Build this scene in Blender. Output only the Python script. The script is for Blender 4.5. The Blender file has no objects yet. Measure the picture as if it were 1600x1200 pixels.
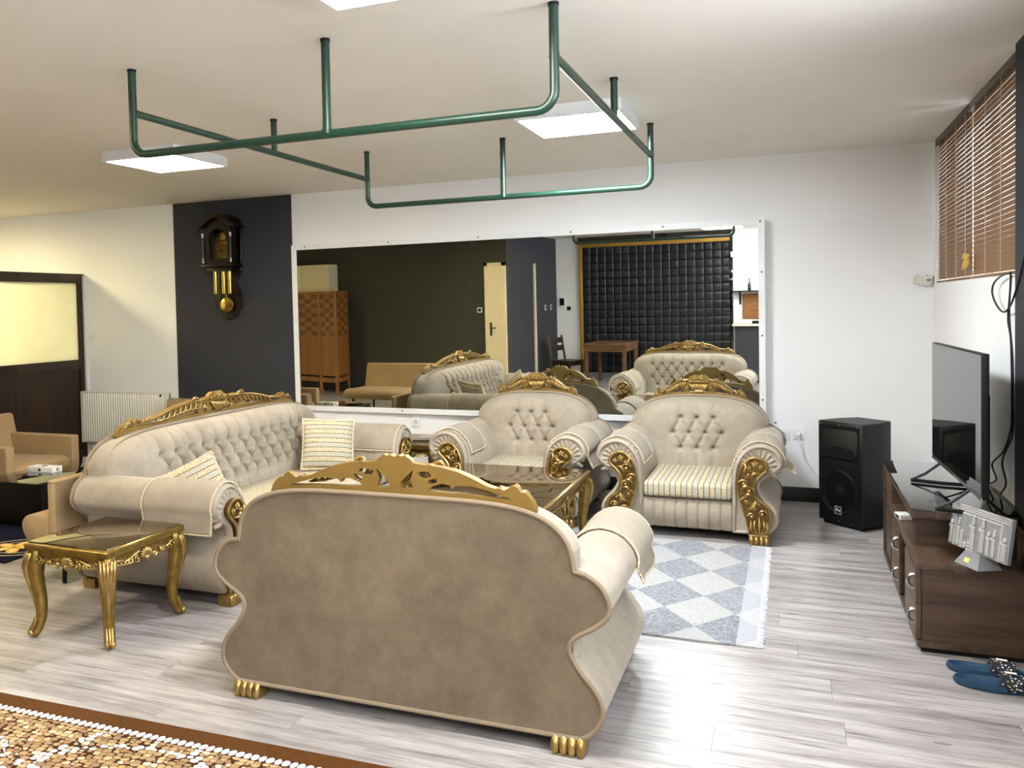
import bpy, bmesh, math, random
import numpy as np
from mathutils import Vector, Matrix

# ------------------------------------------------------------------ camera, world, exposure
scene = bpy.context.scene
COL = scene.collection
random.seed(7)
D = 7.4186      # back wall
WX = 0.9541     # right wall
H = 2.70        # ceiling


def make_camera():
    f, yaw, pit, rol, hc, cx, cy = 1371.8425, -0.4045, -0.0349, -0.0216, 1.5714, 650.8538, 529.1888
    fw = Vector((math.sin(yaw) * math.cos(pit), math.cos(yaw) * math.cos(pit), math.sin(pit)))
    r0 = Vector((math.cos(yaw), -math.sin(yaw), 0))
    u0 = r0.cross(fw)
    c, s = math.cos(rol), math.sin(rol)
    rt = c * r0 + s * u0
    up = -s * r0 + c * u0
    cam = bpy.data.cameras.new('camera')
    cam.sensor_width = 36
    cam.sensor_fit = 'HORIZONTAL'
    cam.lens = f / 1600 * 36
    cam.shift_x = (800 - cx) / 1600
    cam.shift_y = (cy - 600) / 1600
    cam.clip_start = 0.05
    o = bpy.data.objects.new('camera', cam)
    o.matrix_world = Matrix(((rt.x, up.x, -fw.x, 0), (rt.y, up.y, -fw.y, 0), (rt.z, up.z, -fw.z, hc), (0, 0, 0, 1)))
    COL.objects.link(o)
    scene.camera = o


make_camera()
world = bpy.data.worlds.new('sky')
scene.world = world
world.use_nodes = True
bg = world.node_tree.nodes['Background']
bg.inputs['Color'].default_value = (0.80, 0.90, 1.0, 1)
bg.inputs['Strength'].default_value = 5.2
vs = scene.view_settings
vs.view_transform = 'Standard'
vs.look = 'None'
vs.exposure = 1.90
vs.gamma = 1.0
vs.use_curve_mapping = False


# ------------------------------------------------------------------ materials
def C(r, g, b):
    def l(v):
        v /= 255.0
        return v / 12.92 if v <= 0.04045 else ((v + 0.055) / 1.055) ** 2.4
    return (l(r), l(g), l(b), 1.0)


class NT:
    def __init__(self, name):
        self.m = bpy.data.materials.new(name)
        self.m.use_nodes = True
        self.t = self.m.node_tree
        self.p = self.t.nodes['Principled BSDF']
        self.out = self.t.nodes['Material Output']

    def n(self, typ, **kw):
        nd = self.t.nodes.new(typ)
        for k, v in kw.items():
            if k.startswith('i_'):
                key = k[2:]
                nd.inputs[int(key) if key.isdigit() else key.replace('_', ' ')].default_value = v
            else:
                setattr(nd, k, v)
        return nd

    def l(self, a, b):
        self.t.links.new(a, b)

    def sock(self, a):
        return a

    def math(self, op, a, b=None, c=None, clamp=False):
        nd = self.t.nodes.new('ShaderNodeMath')
        nd.operation = op
        nd.use_clamp = clamp
        for i, v in enumerate((a, b, c)):
            if v is None:
                continue
            if isinstance(v, (int, float)):
                nd.inputs[i].default_value = v
            else:
                self.l(v, nd.inputs[i])
        return nd.outputs[0]

    def mix(self, fac, a, b):
        nd = self.t.nodes.new('ShaderNodeMix')
        nd.data_type = 'RGBA'
        for i, v in ((0, fac), (6, a), (7, b)):
            if isinstance(v, (int, float, tuple)):
                nd.inputs[i].default_value = v
            else:
                self.l(v, nd.inputs[i])
        return nd.outputs[2]

    def coords(self, kind='Object', scale=(1, 1, 1), loc=(0, 0, 0), rot=(0, 0, 0)):
        tc = self.n('ShaderNodeTexCoord')
        mp = self.n('ShaderNodeMapping')
        mp.inputs['Scale'].default_value = scale
        mp.inputs['Location'].default_value = loc
        mp.inputs['Rotation'].default_value = rot
        self.l(tc.outputs[kind], mp.inputs['Vector'])
        return mp.outputs[0]

    def noise(self, vec, scale=5, detail=4, rough=0.55):
        nd = self.n('ShaderNodeTexNoise')
        nd.inputs['Scale'].default_value = scale
        nd.inputs['Detail'].default_value = detail
        nd.inputs['Roughness'].default_value = rough
        if vec is not None:
            self.l(vec, nd.inputs['Vector'])
        return nd.outputs['Fac']

    def ramp(self, fac, stops, interp='LINEAR'):
        nd = self.n('ShaderNodeValToRGB')
        cr = nd.color_ramp
        cr.interpolation = interp
        while len(cr.elements) < len(stops):
            cr.elements.new(0.5)
        for e, (p, c) in zip(cr.elements, stops):
            e.position = p
            e.color = c
        self.l(fac, nd.inputs[0])
        return nd.outputs[0]

    def bump(self, h, strength=0.2, dist=0.01):
        nd = self.n('ShaderNodeBump')
        nd.inputs['Strength'].default_value = strength
        nd.inputs['Distance'].default_value = dist
        self.l(h, nd.inputs['Height'])
        self.l(nd.outputs[0], self.p.inputs['Normal'])

    def set(self, **kw):
        for k, v in kw.items():
            self.p.inputs[k.replace('_', ' ')].default_value = v
        return self

    def col(self, s):
        self.l(s, self.p.inputs['Base Color'])


def simple(name, col, rough=0.5, metal=0.0, var=0.06, nscale=6.0, spec=0.5, bump=0.0, bscale=60, stretch=(1, 1, 1)):
    m = NT(name)
    v = m.coords('Object', stretch)
    f = m.noise(v, nscale, 4)
    a = tuple(max(0, c * (1 - var)) for c in col[:3]) + (1,)
    b = tuple(min(1, c * (1 + var)) for c in col[:3]) + (1,)
    m.col(m.ramp(f, [(0.3, a), (0.7, b)]))
    m.set(Roughness=rough, Metallic=metal, Specular_IOR_Level=spec)
    if bump:
        m.bump(m.noise(v, bscale, 3), bump, 0.005)
    return m.m


M = {}


def velvet(name, c0, c1, sheen=0.35):
    m = NT(name)
    v = m.coords('Object')
    big = m.noise(v, 4.6, 7, 0.72)
    fine = m.noise(v, 90, 2, 0.6)
    base = m.ramp(big, [(0.32, c0), (0.68, c1)])
    m.col(m.mix(m.math('MULTIPLY', fine, 0.18), base, c1))
    m.set(Roughness=0.85, Specular_IOR_Level=0.15)
    m.p.inputs['Sheen Weight'].default_value = sheen
    m.p.inputs['Sheen Roughness'].default_value = 0.45
    m.p.inputs['Sheen Tint'].default_value = (0.95, 0.9, 0.84, 1)
    m.bump(m.noise(v, 240, 2), 0.12, 0.002)
    return m.m


M['velvet'] = velvet('taupe_velvet', C(144, 132, 116), C(172, 160, 143), 0.28)
M['velvet_back'] = velvet('taupe_velvet_rear', C(99, 86, 70), C(128, 113, 94), 0.15)
M['piping'] = simple('velvet_piping', C(138, 122, 102), 0.8, var=0.05, nscale=20, spec=0.15)
M['cover'] = velvet('arm_cover_velvet', C(143, 131, 115), C(163, 151, 134), 0.15)
M['tan'] = velvet('tan_upholstery', C(150, 124, 90), C(168, 142, 105), 0.12)


def gold(name, c0, c1, rough, metal):
    m = NT(name)
    v = m.coords('Object')
    f = m.noise(v, 26, 4)
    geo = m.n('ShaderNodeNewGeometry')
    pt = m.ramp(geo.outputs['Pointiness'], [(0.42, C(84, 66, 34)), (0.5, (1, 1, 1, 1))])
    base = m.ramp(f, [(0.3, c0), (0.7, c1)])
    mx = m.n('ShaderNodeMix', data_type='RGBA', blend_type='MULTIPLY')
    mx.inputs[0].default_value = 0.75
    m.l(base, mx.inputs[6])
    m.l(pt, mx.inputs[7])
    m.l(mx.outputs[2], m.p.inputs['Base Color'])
    m.set(Roughness=rough, Metallic=metal)
    m.bump(m.noise(v, 70, 3), 0.15, 0.003)
    return m.m


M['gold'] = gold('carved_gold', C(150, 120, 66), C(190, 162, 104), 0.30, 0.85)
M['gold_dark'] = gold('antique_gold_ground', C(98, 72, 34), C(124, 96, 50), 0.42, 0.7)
M['gold_flat'] = simple('flat_gold_paint', C(140, 110, 54), 0.5, 0.3, 0.10, 9)
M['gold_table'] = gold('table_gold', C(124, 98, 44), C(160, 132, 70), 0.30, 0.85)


def stripe_fabric(name, axis=0, period=0.085):
    m = NT(name)
    v = m.coords('Object')
    sp = m.n('ShaderNodeSeparateXYZ')
    m.l(v, sp.inputs[0])
    x = sp.outputs[axis]
    fr = m.math('FRACT', m.math('DIVIDE', x, period))
    nz = m.noise(v, 130, 2)
    flow = m.n('ShaderNodeTexVoronoi')
    flow.inputs['Scale'].default_value = 62
    m.l(v, flow.inputs['Vector'])
    fl = m.math('LESS_THAN', flow.outputs['Distance'], 0.26)
    cream, pale, brown = C(192, 180, 150), C(174, 167, 148), C(88, 70, 50)
    gd = C(160, 112, 58)
    # floral half
    inA = m.math('LESS_THAN', fr, 0.5)
    cA = m.mix(fl, cream, gd)
    chk = m.n('ShaderNodeTexChecker')
    chk.inputs['Scale'].default_value = 75
    m.l(v, chk.inputs['Vector'])
    cB = m.mix(m.math('MULTIPLY', chk.outputs['Fac'], 0.55), pale, C(192, 186, 170))
    c = m.mix(inA, cB, cA)
    # dark lines at 0 and .5
    d1 = m.math('ABSOLUTE', m.math('SUBTRACT', fr, 0.5))
    d0 = m.math('SUBTRACT', 0.5, d1)
    ln = m.math('LESS_THAN', m.math('MINIMUM', d0, d1), 0.032)
    c = m.mix(ln, c, brown)
    m.col(c)
    m.set(Roughness=0.75, Specular_IOR_Level=0.25)
    m.bump(nz, 0.15, 0.002)
    return m.m


M['stripe_x'] = stripe_fabric('striped_brocade', 0, 0.072)
M['stripe_z'] = stripe_fabric('striped_brocade_cross', 1, 0.07)
M['trim'] = simple('braided_trim', C(206, 188, 160), 0.8, var=0.45, nscale=110)


def plaster(name, col, var=0.03, b=0.06):
    m = NT(name)
    v = m.coords('Object')
    f = m.noise(v, 1.7, 5, 0.6)
    a = tuple(c * (1 - var) for c in col[:3]) + (1,)
    m.col(m.ramp(f, [(0.3, a), (0.75, col)]))
    m.set(Roughness=0.85, Specular_IOR_Level=0.2)
    m.bump(m.noise(v, 75, 4, 0.7), b, 0.01)
    return m.m


M['wall'] = plaster('white_wall_paint', C(243, 242, 241))
M['ceiling'] = plaster('ceiling_paint', C(236, 230, 222), 0.05, 0.14)
M['wall_dark'] = plaster('charcoal_wall_paint', C(60, 61, 66), 0.06)
M['wall_green'] = plaster('dark_green_grey_paint', C(66, 67, 60), 0.06)
M['black_base'] = simple('black_baseboard', C(24, 22, 22), 0.45)
M['white_plastic'] = simple('white_plastic', C(232, 232, 230), 0.4, var=0.02)
M['frame_white'] = simple('white_trunking', C(236, 236, 236), 0.45, var=0.02)
M['black_plastic'] = simple('black_plastic', C(9, 9, 10), 0.45, var=0.1, spec=0.3)
M['black_gloss'] = simple('black_gloss', C(8, 8, 9), 0.015, var=0.0, spec=1.0)
M['black_matte'] = simple('black_matte', C(10, 10, 11), 0.8, var=0.1)
M['dark_steel'] = simple('dark_screw', C(50, 48, 46), 0.4, 0.6)
M['chrome'] = simple('chrome', C(200, 200, 205), 0.18, 1.0, var=0.03)
M['green_pipe'] = simple('green_pipe_paint', C(22, 52, 39), 0.33, 0.0, 0.15, 14, 0.5)
M['white_metal'] = simple('white_lamp_metal', C(222, 222, 222), 0.4, var=0.02)
M['radiator'] = simple('radiator_enamel', C(226, 222, 206), 0.35, var=0.02)
M['brass'] = simple('polished_brass', C(190, 162, 84), 0.25, 0.95, 0.05)
M['brass_dull'] = simple('dull_brass', C(128, 100, 46), 0.4, 0.8, 0.2, 40)
M['cream_paint'] = simple('cream_door_paint', C(218, 206, 170), 0.5, var=0.03)
M['cable'] = simple('black_cable', C(12, 12, 12), 0.5)
M['cable_white'] = simple('white_cable', C(215, 215, 210), 0.5)
M['paper_yellow'] = simple('yellow_paper', C(206, 166, 78), 0.7, var=0.08)


def glass_top(name, c0, mixf, gc=(0.62, 0.54, 0.42, 1), ior=1.9):
    m = NT(name)
    m.set(Base_Color=c0, Roughness=0.03)
    m.p.inputs['Specular IOR Level'].default_value = 0.8
    gl = m.n('ShaderNodeBsdfGlossy')
    gl.inputs['Color'].default_value = gc
    gl.inputs['Roughness'].default_value = 0.015
    ms = m.n('ShaderNodeMixShader')
    fr = m.n('ShaderNodeFresnel')
    fr.inputs['IOR'].default_value = ior
    fac = m.math('ADD', m.math('MULTIPLY', fr.outputs[0], 0.7), mixf, clamp=True)
    m.l(fac, ms.inputs[0])
    m.l(m.p.outputs[0], ms.inputs[1])
    m.l(gl.outputs[0], ms.inputs[2])
    m.l(ms.outputs[0], m.out.inputs[0])
    return m.m


M['glass_bronze'] = glass_top('bronze_glass_top', C(46, 34, 14), 0.3)
M['glass_black'] = glass_top('black_glass_top', C(6, 6, 7), 0.0, (.85, .87, .9, 1), 1.6)


def mirror_mat():
    m = NT('mirror_silver')
    m.set(Base_Color=(0.80, 0.82, 0.78, 1), Metallic=1.0, Roughness=0.0)
    v = m.coords('Object')
    f = m.noise(v, 3, 2)
    m.col(m.ramp(f, [(0.0, (0.78, 0.80, 0.76, 1)), (1.0, (0.80, 0.82, 0.78, 1))]))
    return m.m


M['mirror'] = mirror_mat()


def emis(name, col, strength):
    m = NT(name)
    em = m.n('ShaderNodeEmission')
    em.inputs[0].default_value = col
    em.inputs[1].default_value = strength
    m.l(em.outputs[0], m.out.inputs[0])
    return m.m


def wood(name, c0, c1, c2, axis=0, rough=0.45, scale=1.0, rnd=False):
    m = NT(name)
    sc = [14.0 * scale] * 3
    sc[axis] = 1.1 * scale
    tc = m.n('ShaderNodeTexCoord')
    mp = m.n('ShaderNodeMapping')
    mp.inputs['Scale'].default_value = sc
    m.l(tc.outputs['Object'], mp.inputs['Vector'])
    if rnd:
        oi = m.n('ShaderNodeObjectInfo')
        cb = m.n('ShaderNodeCombineXYZ')
        m.l(m.math('MULTIPLY', oi.outputs['Random'], 57.0), cb.inputs[0])
        m.l(m.math('MULTIPLY', oi.outputs['Random'], 31.0), cb.inputs[1])
        m.l(cb.outputs[0], mp.inputs['Location'])
    v = mp.outputs[0]
    a = m.noise(v, 2.2, 6, 0.65)
    b = m.noise(v, 0.55, 3, 0.5)
    c = m.ramp(a, [(0.28, c0), (0.5, c1), (0.72, c2)])
    c = m.mix(m.math('MULTIPLY', m.math('SUBTRACT', b, 0.35, clamp=True), 1.1, clamp=True), c, c0)
    if rnd:
        tone = m.math('MULTIPLY_ADD', oi.outputs['Random'], 0.26, 0.0)
        c = m.mix(tone, c, c0)
    m.col(c)
    m.set(Roughness=rough)
    m.bump(a, 0.12, 0.003)
    return m.m


def plank_mat():
    m = NT('grey_laminate')
    tc = m.n('ShaderNodeTexCoord')
    oi = m.n('ShaderNodeObjectInfo')
    cb = m.n('ShaderNodeCombineXYZ')
    m.l(m.math('MULTIPLY', oi.outputs['Random'], 57.0), cb.inputs[0])
    m.l(m.math('MULTIPLY', oi.outputs['Random'], 31.0), cb.inputs[1])
    ad = m.n('ShaderNodeVectorMath', operation='ADD')
    m.l(tc.outputs['Object'], ad.inputs[0])
    m.l(cb.outputs[0], ad.inputs[1])

    def streak(sx, sy, det, rough):
        mp = m.n('ShaderNodeMapping')
        mp.inputs['Scale'].default_value = (sx, sy, 1)
        m.l(ad.outputs[0], mp.inputs['Vector'])
        return m.noise(mp.outputs[0], 1.0, det, rough)
    big = streak(1.1, 15, 3, .55)
    mid = streak(3.2, 55, 4, .6)
    fine = streak(9, 190, 2, .5)
    c = m.ramp(big, [(.30, C(114, 108, 106)), (.46, C(154, 148, 146)), (.62, C(184, 179, 177))])
    k = m.math('MULTIPLY', m.math('LESS_THAN', mid, .5), m.math('MULTIPLY', m.math('SUBTRACT', .5, mid), 4.0), clamp=True)
    c = m.mix(k, c, C(88, 82, 82))
    c = m.mix(m.math('MULTIPLY', m.math('SUBTRACT', fine, .45, clamp=True), 1.6, clamp=True), c, C(206, 201, 198))
    kn = m.n('ShaderNodeTexVoronoi')
    kn.inputs['Scale'].default_value = 1.0
    mp = m.n('ShaderNodeMapping')
    mp.inputs['Scale'].default_value = (2.2, 6.5, 1)
    m.l(ad.outputs[0], mp.inputs['Vector'])
    m.l(mp.outputs[0], kn.inputs['Vector'])
    c = m.mix(m.math('MULTIPLY', m.math('LESS_THAN', kn.outputs['Distance'], .07), .7), c, C(92, 84, 82))
    c = m.mix(m.math('MULTIPLY', oi.outputs['Random'], .22), c, C(132, 125, 122))
    m.col(c)
    m.set(Roughness=.3)
    m.bump(mid, .06, .002)
    return m.m


M['plank'] = plank_mat()
M['walnut'] = wood('walnut_laminate', C(44, 31, 23), C(82, 62, 47), C(106, 83, 64), 1, 0.4, 1.0)
M['walnut_x'] = wood('walnut_laminate_cross', C(44, 31, 23), C(78, 58, 44), C(102, 78, 60), 0, 0.4, 1.0)
M['dark_wood'] = wood('dark_stained_wood', C(26, 16, 10), C(48, 31, 20), C(62, 41, 27), 2, 0.4, 0.7)
M['clock_wood'] = wood('mahogany_case', C(10, 5, 4), C(19, 10, 8), C(28, 14, 11), 2, 0.3, 1.0)
M['rustic_wood'] = wood('rustic_brown_wood', C(66, 42, 24), C(104, 72, 44), C(130, 94, 60), 0, 0.5, 0.8)
M['screen_wood'] = wood('honey_screen_wood', C(112, 70, 26), C(142, 92, 40), C(160, 108, 52), 2, 0.45, 0.8)
M['screen_dark'] = wood('screen_weave_dark', C(84, 50, 18), C(104, 64, 26), C(118, 76, 34), 0, 0.5, 1.2)
M['screen_light'] = wood('screen_weave_light', C(120, 76, 30), C(146, 96, 42), C(160, 110, 54), 2, 0.5, 1.2)
M['blind'] = wood('bamboo_slat', C(96, 66, 32), C(132, 94, 50), C(150, 110, 62), 1, 0.5, 1.0)
M['cork'] = simple('cork_board', C(140, 92, 50), 0.8, var=0.15, nscale=30)
M['frame_gold'] = simple('gilt_door_frame', C(196, 150, 72), 0.35, 0.45, 0.08)


def frosted():
    m = NT('frosted_glass')
    t = m.n('ShaderNodeBsdfTranslucent')
    v = m.coords('Object')
    f = m.noise(v, 4, 3)
    m.l(m.ramp(f, [(0.3, (0.86, 0.86, 0.74, 1)), (0.7, (0.92, 0.92, 0.82, 1))]), t.inputs[0])
    m.set(Base_Color=(0.85, 0.85, 0.76, 1), Roughness=0.35)
    ms = m.n('ShaderNodeMixShader')
    ms.inputs[0].default_value = 0.25
    m.l(t.outputs[0], ms.inputs[1])
    m.l(m.p.outputs[0], ms.inputs[2])
    m.l(ms.outputs[0], m.out.inputs[0])
    return m.m


M['frosted'] = frosted()


def clear_glass():
    m = NT('window_glass')
    t = m.n('ShaderNodeBsdfTransparent')
    g = m.n('ShaderNodeBsdfGlossy')
    g.inputs['Roughness'].default_value = 0.0
    ms = m.n('ShaderNodeMixShader')
    ms.inputs[0].default_value = 0.06
    m.l(t.outputs[0], ms.inputs[1])
    m.l(g.outputs[0], ms.inputs[2])
    m.l(ms.outputs[0], m.out.inputs[0])
    return m.m


M['clear_glass'] = clear_glass()


# ------------------------------------------------------------------ mesh helpers
class MB:
    def __init__(self):
        self.v, self.f = [], []

    def add(self, vs, fs):
        o = len(self.v)
        self.v += [tuple(map(float, p)) for p in vs]
        self.f += [tuple(i + o for i in f) for f in fs]
        return self

    def box(self, x0, x1, y0, y1, z0, z1, bev=0.0):
        if bev <= 0:
            self.add([(x0, y0, z0), (x1, y0, z0), (x1, y1, z0), (x0, y1, z0), (x0, y0, z1), (x1, y0, z1), (x1, y1, z1), (x0, y1, z1)],
                     [(0, 3, 2, 1), (4, 5, 6, 7), (0, 1, 5, 4), (1, 2, 6, 5), (2, 3, 7, 6), (3, 0, 4, 7)])
            return self
        bm = bmesh.new()
        bmesh.ops.create_cube(bm, size=1)
        for p in bm.verts:
            p.co = Vector((x0 + (p.co.x + .5) * (x1 - x0), y0 + (p.co.y + .5) * (y1 - y0), z0 + (p.co.z + .5) * (z1 - z0)))
        bmesh.ops.bevel(bm, geom=list(bm.edges), offset=bev, segments=3 if bev > 0.012 else 2, affect='EDGES', profile=0.6)
        return self.bm(bm)

    def bm(self, bm, mat=None):
        bm.verts.ensure_lookup_table()
        bm.verts.index_update()
        self.add([(mat @ p.co if mat else p.co)[:] for p in bm.verts], [[q.index for q in f.verts] for f in bm.faces])
        bm.free()
        return self

    def tube(self, pts, r, n=8, closed=False, flat=1.0, cap=True):
        pts = [Vector(p) for p in pts]
        N = len(pts)
        rs = r if hasattr(r, '__len__') else [r] * N
        tang = []
        for i in range(N):
            a = pts[(i - 1) % N] if (closed or i > 0) else pts[i]
            b = pts[(i + 1) % N] if (closed or i < N - 1) else pts[i]
            t = (b - a)
            tang.append(t.normalized() if t.length > 1e-9 else Vector((0, 0, 1)))
        ref = Vector((0, 1, 0)) if abs(tang[0].y) < 0.9 else Vector((1, 0, 0))
        u = (ref - tang[0] * ref.dot(tang[0])).normalized()
        vs = []
        for i in range(N):
            u = (u - tang[i] * u.dot(tang[i]))
            u = u.normalized() if u.length > 1e-6 else tang[i].orthogonal().normalized()
            w = tang[i].cross(u)
            for k in range(n):
                a = 2 * math.pi * k / n
                vs.append(pts[i] + (u * math.cos(a) * flat + w * math.sin(a)) * rs[i])
        fs = []
        for i in range(N if closed else N - 1):
            j = (i + 1) % N
            for k in range(n):
                k2 = (k + 1) % n
                fs.append((i * n + k, i * n + k2, j * n + k2, j * n + k))
        if cap and not closed:
            fs.append(tuple(range(n - 1, -1, -1)))
            fs.append(tuple((N - 1) * n + k for k in range(n)))
        return self.add(vs, fs)

    def cyl(self, a, b, r, n=16):
        return self.tube([a, b], r, n)

    def ball(self, c, r, n=8, m=6):
        rx, ry, rz = r if hasattr(r, '__len__') else (r, r, r)
        vs = [(c[0], c[1], c[2] - rz)]
        for j in range(1, m):
            p = -math.pi / 2 + math.pi * j / m
            for k in range(n):
                a = 2 * math.pi * k / n
                vs.append((c[0] + rx * math.cos(p) * math.cos(a), c[1] + ry * math.cos(p) * math.sin(a), c[2] + rz * math.sin(p)))
        vs.append((c[0], c[1], c[2] + rz))
        fs = []
        for k in range(n):
            fs.append((0, 1 + (k + 1) % n, 1 + k))
        for j in range(m - 2):
            for k in range(n):
                a, b = 1 + j * n + k, 1 + j * n + (k + 1) % n
                fs.append((a, b, b + n, a + n))
        t = len(vs) - 1
        for k in range(n):
            fs.append((t, 1 + (m - 2) * n + k, 1 + (m - 2) * n + (k + 1) % n))
        return self.add(vs, fs)

    def lathe(self, prof, c=(0, 0, 0), n=20, axis='z'):
        vs, fs = [], []
        for r, h in prof:
            for k in range(n):
                a = 2 * math.pi * k / n
                p = (r * math.cos(a), r * math.sin(a), h)
                if axis == 'y':
                    p = (p[0], h, p[1])
                elif axis == 'x':
                    p = (h, p[0], p[1])
                vs.append((c[0] + p[0], c[1] + p[1], c[2] + p[2]))
        for i in range(len(prof) - 1):
            for k in range(n):
                k2 = (k + 1) % n
                fs.append((i * n + k, i * n + k2, (i + 1) * n + k2, (i + 1) * n + k))
        fs.append(tuple(range(n - 1, -1, -1)))
        fs.append(tuple((len(prof) - 1) * n + k for k in range(n)))
        return self.add(vs, fs)

    def grid(self, P):
        """P: array (m, n, 3)"""
        m, n = P.shape[:2]
        fs = [(i * n + j, i * n + j + 1, (i + 1) * n + j + 1, (i + 1) * n + j) for i in range(m - 1) for j in range(n - 1)]
        return self.add(P.reshape(-1, 3), fs)

    def prism(self, poly, y0, y1, inset=0.0, plane='xz'):
        """poly: list of (a, b); extruded along the third axis"""
        def mk(a, b, t):
            return {'xz': (a, t, b), 'xy': (a, b, t), 'yz': (t, a, b)}[plane]
        n = len(poly)
        rings = [(y0, 0.0), (y1, 0.0)]
        if inset:
            nm = normals2(poly)
            ins = [(p[0] - q[0] * inset, p[1] - q[1] * inset) for p, q in zip(poly, nm)]
            s = 1 if y1 > y0 else -1
            vs = [mk(*p, y0) for p in ins] + [mk(*p, y0 + s * inset) for p in poly] + [mk(*p, y1 - s * inset) for p in poly] + [mk(*p, y1) for p in ins]
            k = 4
        else:
            vs = [mk(*p, y0) for p in poly] + [mk(*p, y1) for p in poly]
            k = 2
        fs = [tuple(range(n)), tuple((k - 1) * n + i for i in range(n - 1, -1, -1))]
        for r in range(k - 1):
            for i in range(n):
                j = (i + 1) % n
                fs.append((r * n + i, (r + 1) * n + i, (r + 1) * n + j, r * n + j))
        return self.add(vs, fs)

    def xf(self, mat):
        self.v = [tuple(mat @ Vector(p)) for p in self.v]
        return self

    def build(self, name, mat, parent=None, smooth=35, fix=True):
        me = bpy.data.meshes.new(name)
        me.from_pydata(self.v, [], self.f)
        if fix:
            bm = bmesh.new()
            bm.from_mesh(me)
            bmesh.ops.recalc_face_normals(bm, faces=bm.faces)
            bm.to_mesh(me)
            bm.free()
        if smooth:
            me.shade_smooth()
            me.set_sharp_from_angle(angle=math.radians(smooth))
        me.materials.append(M[mat] if isinstance(mat, str) else mat)
        o = bpy.data.objects.new(name, me)
        COL.objects.link(o)
        o.parent = parent
        return o


def normals2(poly):
    n = len(poly)
    area = sum(poly[i][0] * poly[(i + 1) % n][1] - poly[(i + 1) % n][0] * poly[i][1] for i in range(n))
    s = 1 if area > 0 else -1
    out = []
    for i in range(n):
        a, b = poly[i - 1], poly[(i + 1) % n]
        t = (b[0] - a[0], b[1] - a[1])
        l = math.hypot(*t) or 1
        out.append((s * t[1] / l, -s * t[0] / l))
    return out


def spline(pts, k=6, closed=False):
    pts = [np.array(p, float) for p in pts]
    n = len(pts)
    out = []
    for i in range(n if closed else n - 1):
        p0 = pts[(i - 1) % n] if (closed or i > 0) else 2 * pts[0] - pts[1]
        p1, p2 = pts[i], pts[(i + 1) % n]
        p3 = pts[(i + 2) % n] if (closed or i < n - 2) else 2 * pts[-1] - pts[-2]
        for j in range(k):
            t = j / k
            out.append(0.5 * (2 * p1 + (p2 - p0) * t + (2 * p0 - 5 * p1 + 4 * p2 - p3) * t * t + (3 * p1 - p0 - 3 * p2 + p3) * t ** 3))
    if not closed:
        out.append(pts[-1])
    return [tuple(p) for p in out]


def spiral(c, r0, a0, turns, n=22, r1=0.1, hand=1):
    """2-D spiral, from outside (radius r0, angle a0) to inside"""
    out = []
    for i in range(n):
        t = i / (n - 1)
        r = r0 * ((1 - t) + r1 * t)
        a = a0 + hand * turns * 2 * math.pi * t
        out.append((c[0] + r * math.cos(a), c[1] + r * math.sin(a)))
    return out


def thing(name, label, cat, loc=(0, 0, 0), rz=0.0, group=None, kind=None):
    o = bpy.data.objects.new(name, None)
    o.empty_display_size = 0.1
    COL.objects.link(o)
    o.location = loc
    o.rotation_euler = (0, 0, rz)
    tag(o, label, cat, group, kind)
    return o


def tag(o, label=None, cat=None, group=None, kind=None):
    if label:
        o['label'] = label
    if cat:
        o['category'] = cat
    if group:
        o['group'] = group
    if kind:
        o['kind'] = kind
    return o


def copy_tree(o, parent=None):
    c = o.copy()
    COL.objects.link(c)
    c.parent = parent
    for ch in list(o.children):
        copy_tree(ch, c)
    return c


def structure(o):
    o['kind'] = 'structure'
    return o


def text_mesh(name, txt, size, mat, parent, loc, rot, ext=0.001, bold=0.0):
    cu = bpy.data.curves.new(name, 'FONT')
    cu.body = txt
    cu.size = size
    cu.extrude = ext
    cu.offset = bold
    cu.align_x = 'CENTER'
    cu.align_y = 'CENTER'
    t = bpy.data.objects.new(name, cu)
    COL.objects.link(t)
    dg = bpy.context.evaluated_depsgraph_get()
    me = bpy.data.meshes.new_from_object(t.evaluated_get(dg))
    bpy.data.objects.remove(t)
    me.materials.clear()
    me.materials.append(M[mat])
    o = bpy.data.objects.new(name, me)
    COL.objects.link(o)
    o.parent = parent
    o.location = loc
    o.rotation_euler = rot
    return o


def filled(outer, holes, y0, y1, name='tmp'):
    """2-D outline with holes -> (verts, faces) plate between y0 and y1 in the xz plane"""
    cu = bpy.data.curves.new(name, 'CURVE')
    cu.dimensions = '2D'
    cu.fill_mode = 'BOTH'
    cu.extrude = abs(y1 - y0) / 2
    for poly in [outer] + holes:
        s = cu.splines.new('POLY')
        s.points.add(len(poly) - 1)
        for p, q in zip(s.points, poly):
            p.co = (q[0], q[1], 0, 1)
        s.use_cyclic_u = True
    t = bpy.data.objects.new(name, cu)
    COL.objects.link(t)
    dg = bpy.context.evaluated_depsgraph_get()
    me = bpy.data.meshes.new_from_object(t.evaluated_get(dg))
    bpy.data.objects.remove(t)
    ym = (y0 + y1) / 2
    vs = [(v.co.x, ym - v.co.z, v.co.y) for v in me.vertices]
    fs = [tuple(p.vertices) for p in me.polygons]
    bpy.data.meshes.remove(me)
    return vs, fs


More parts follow.
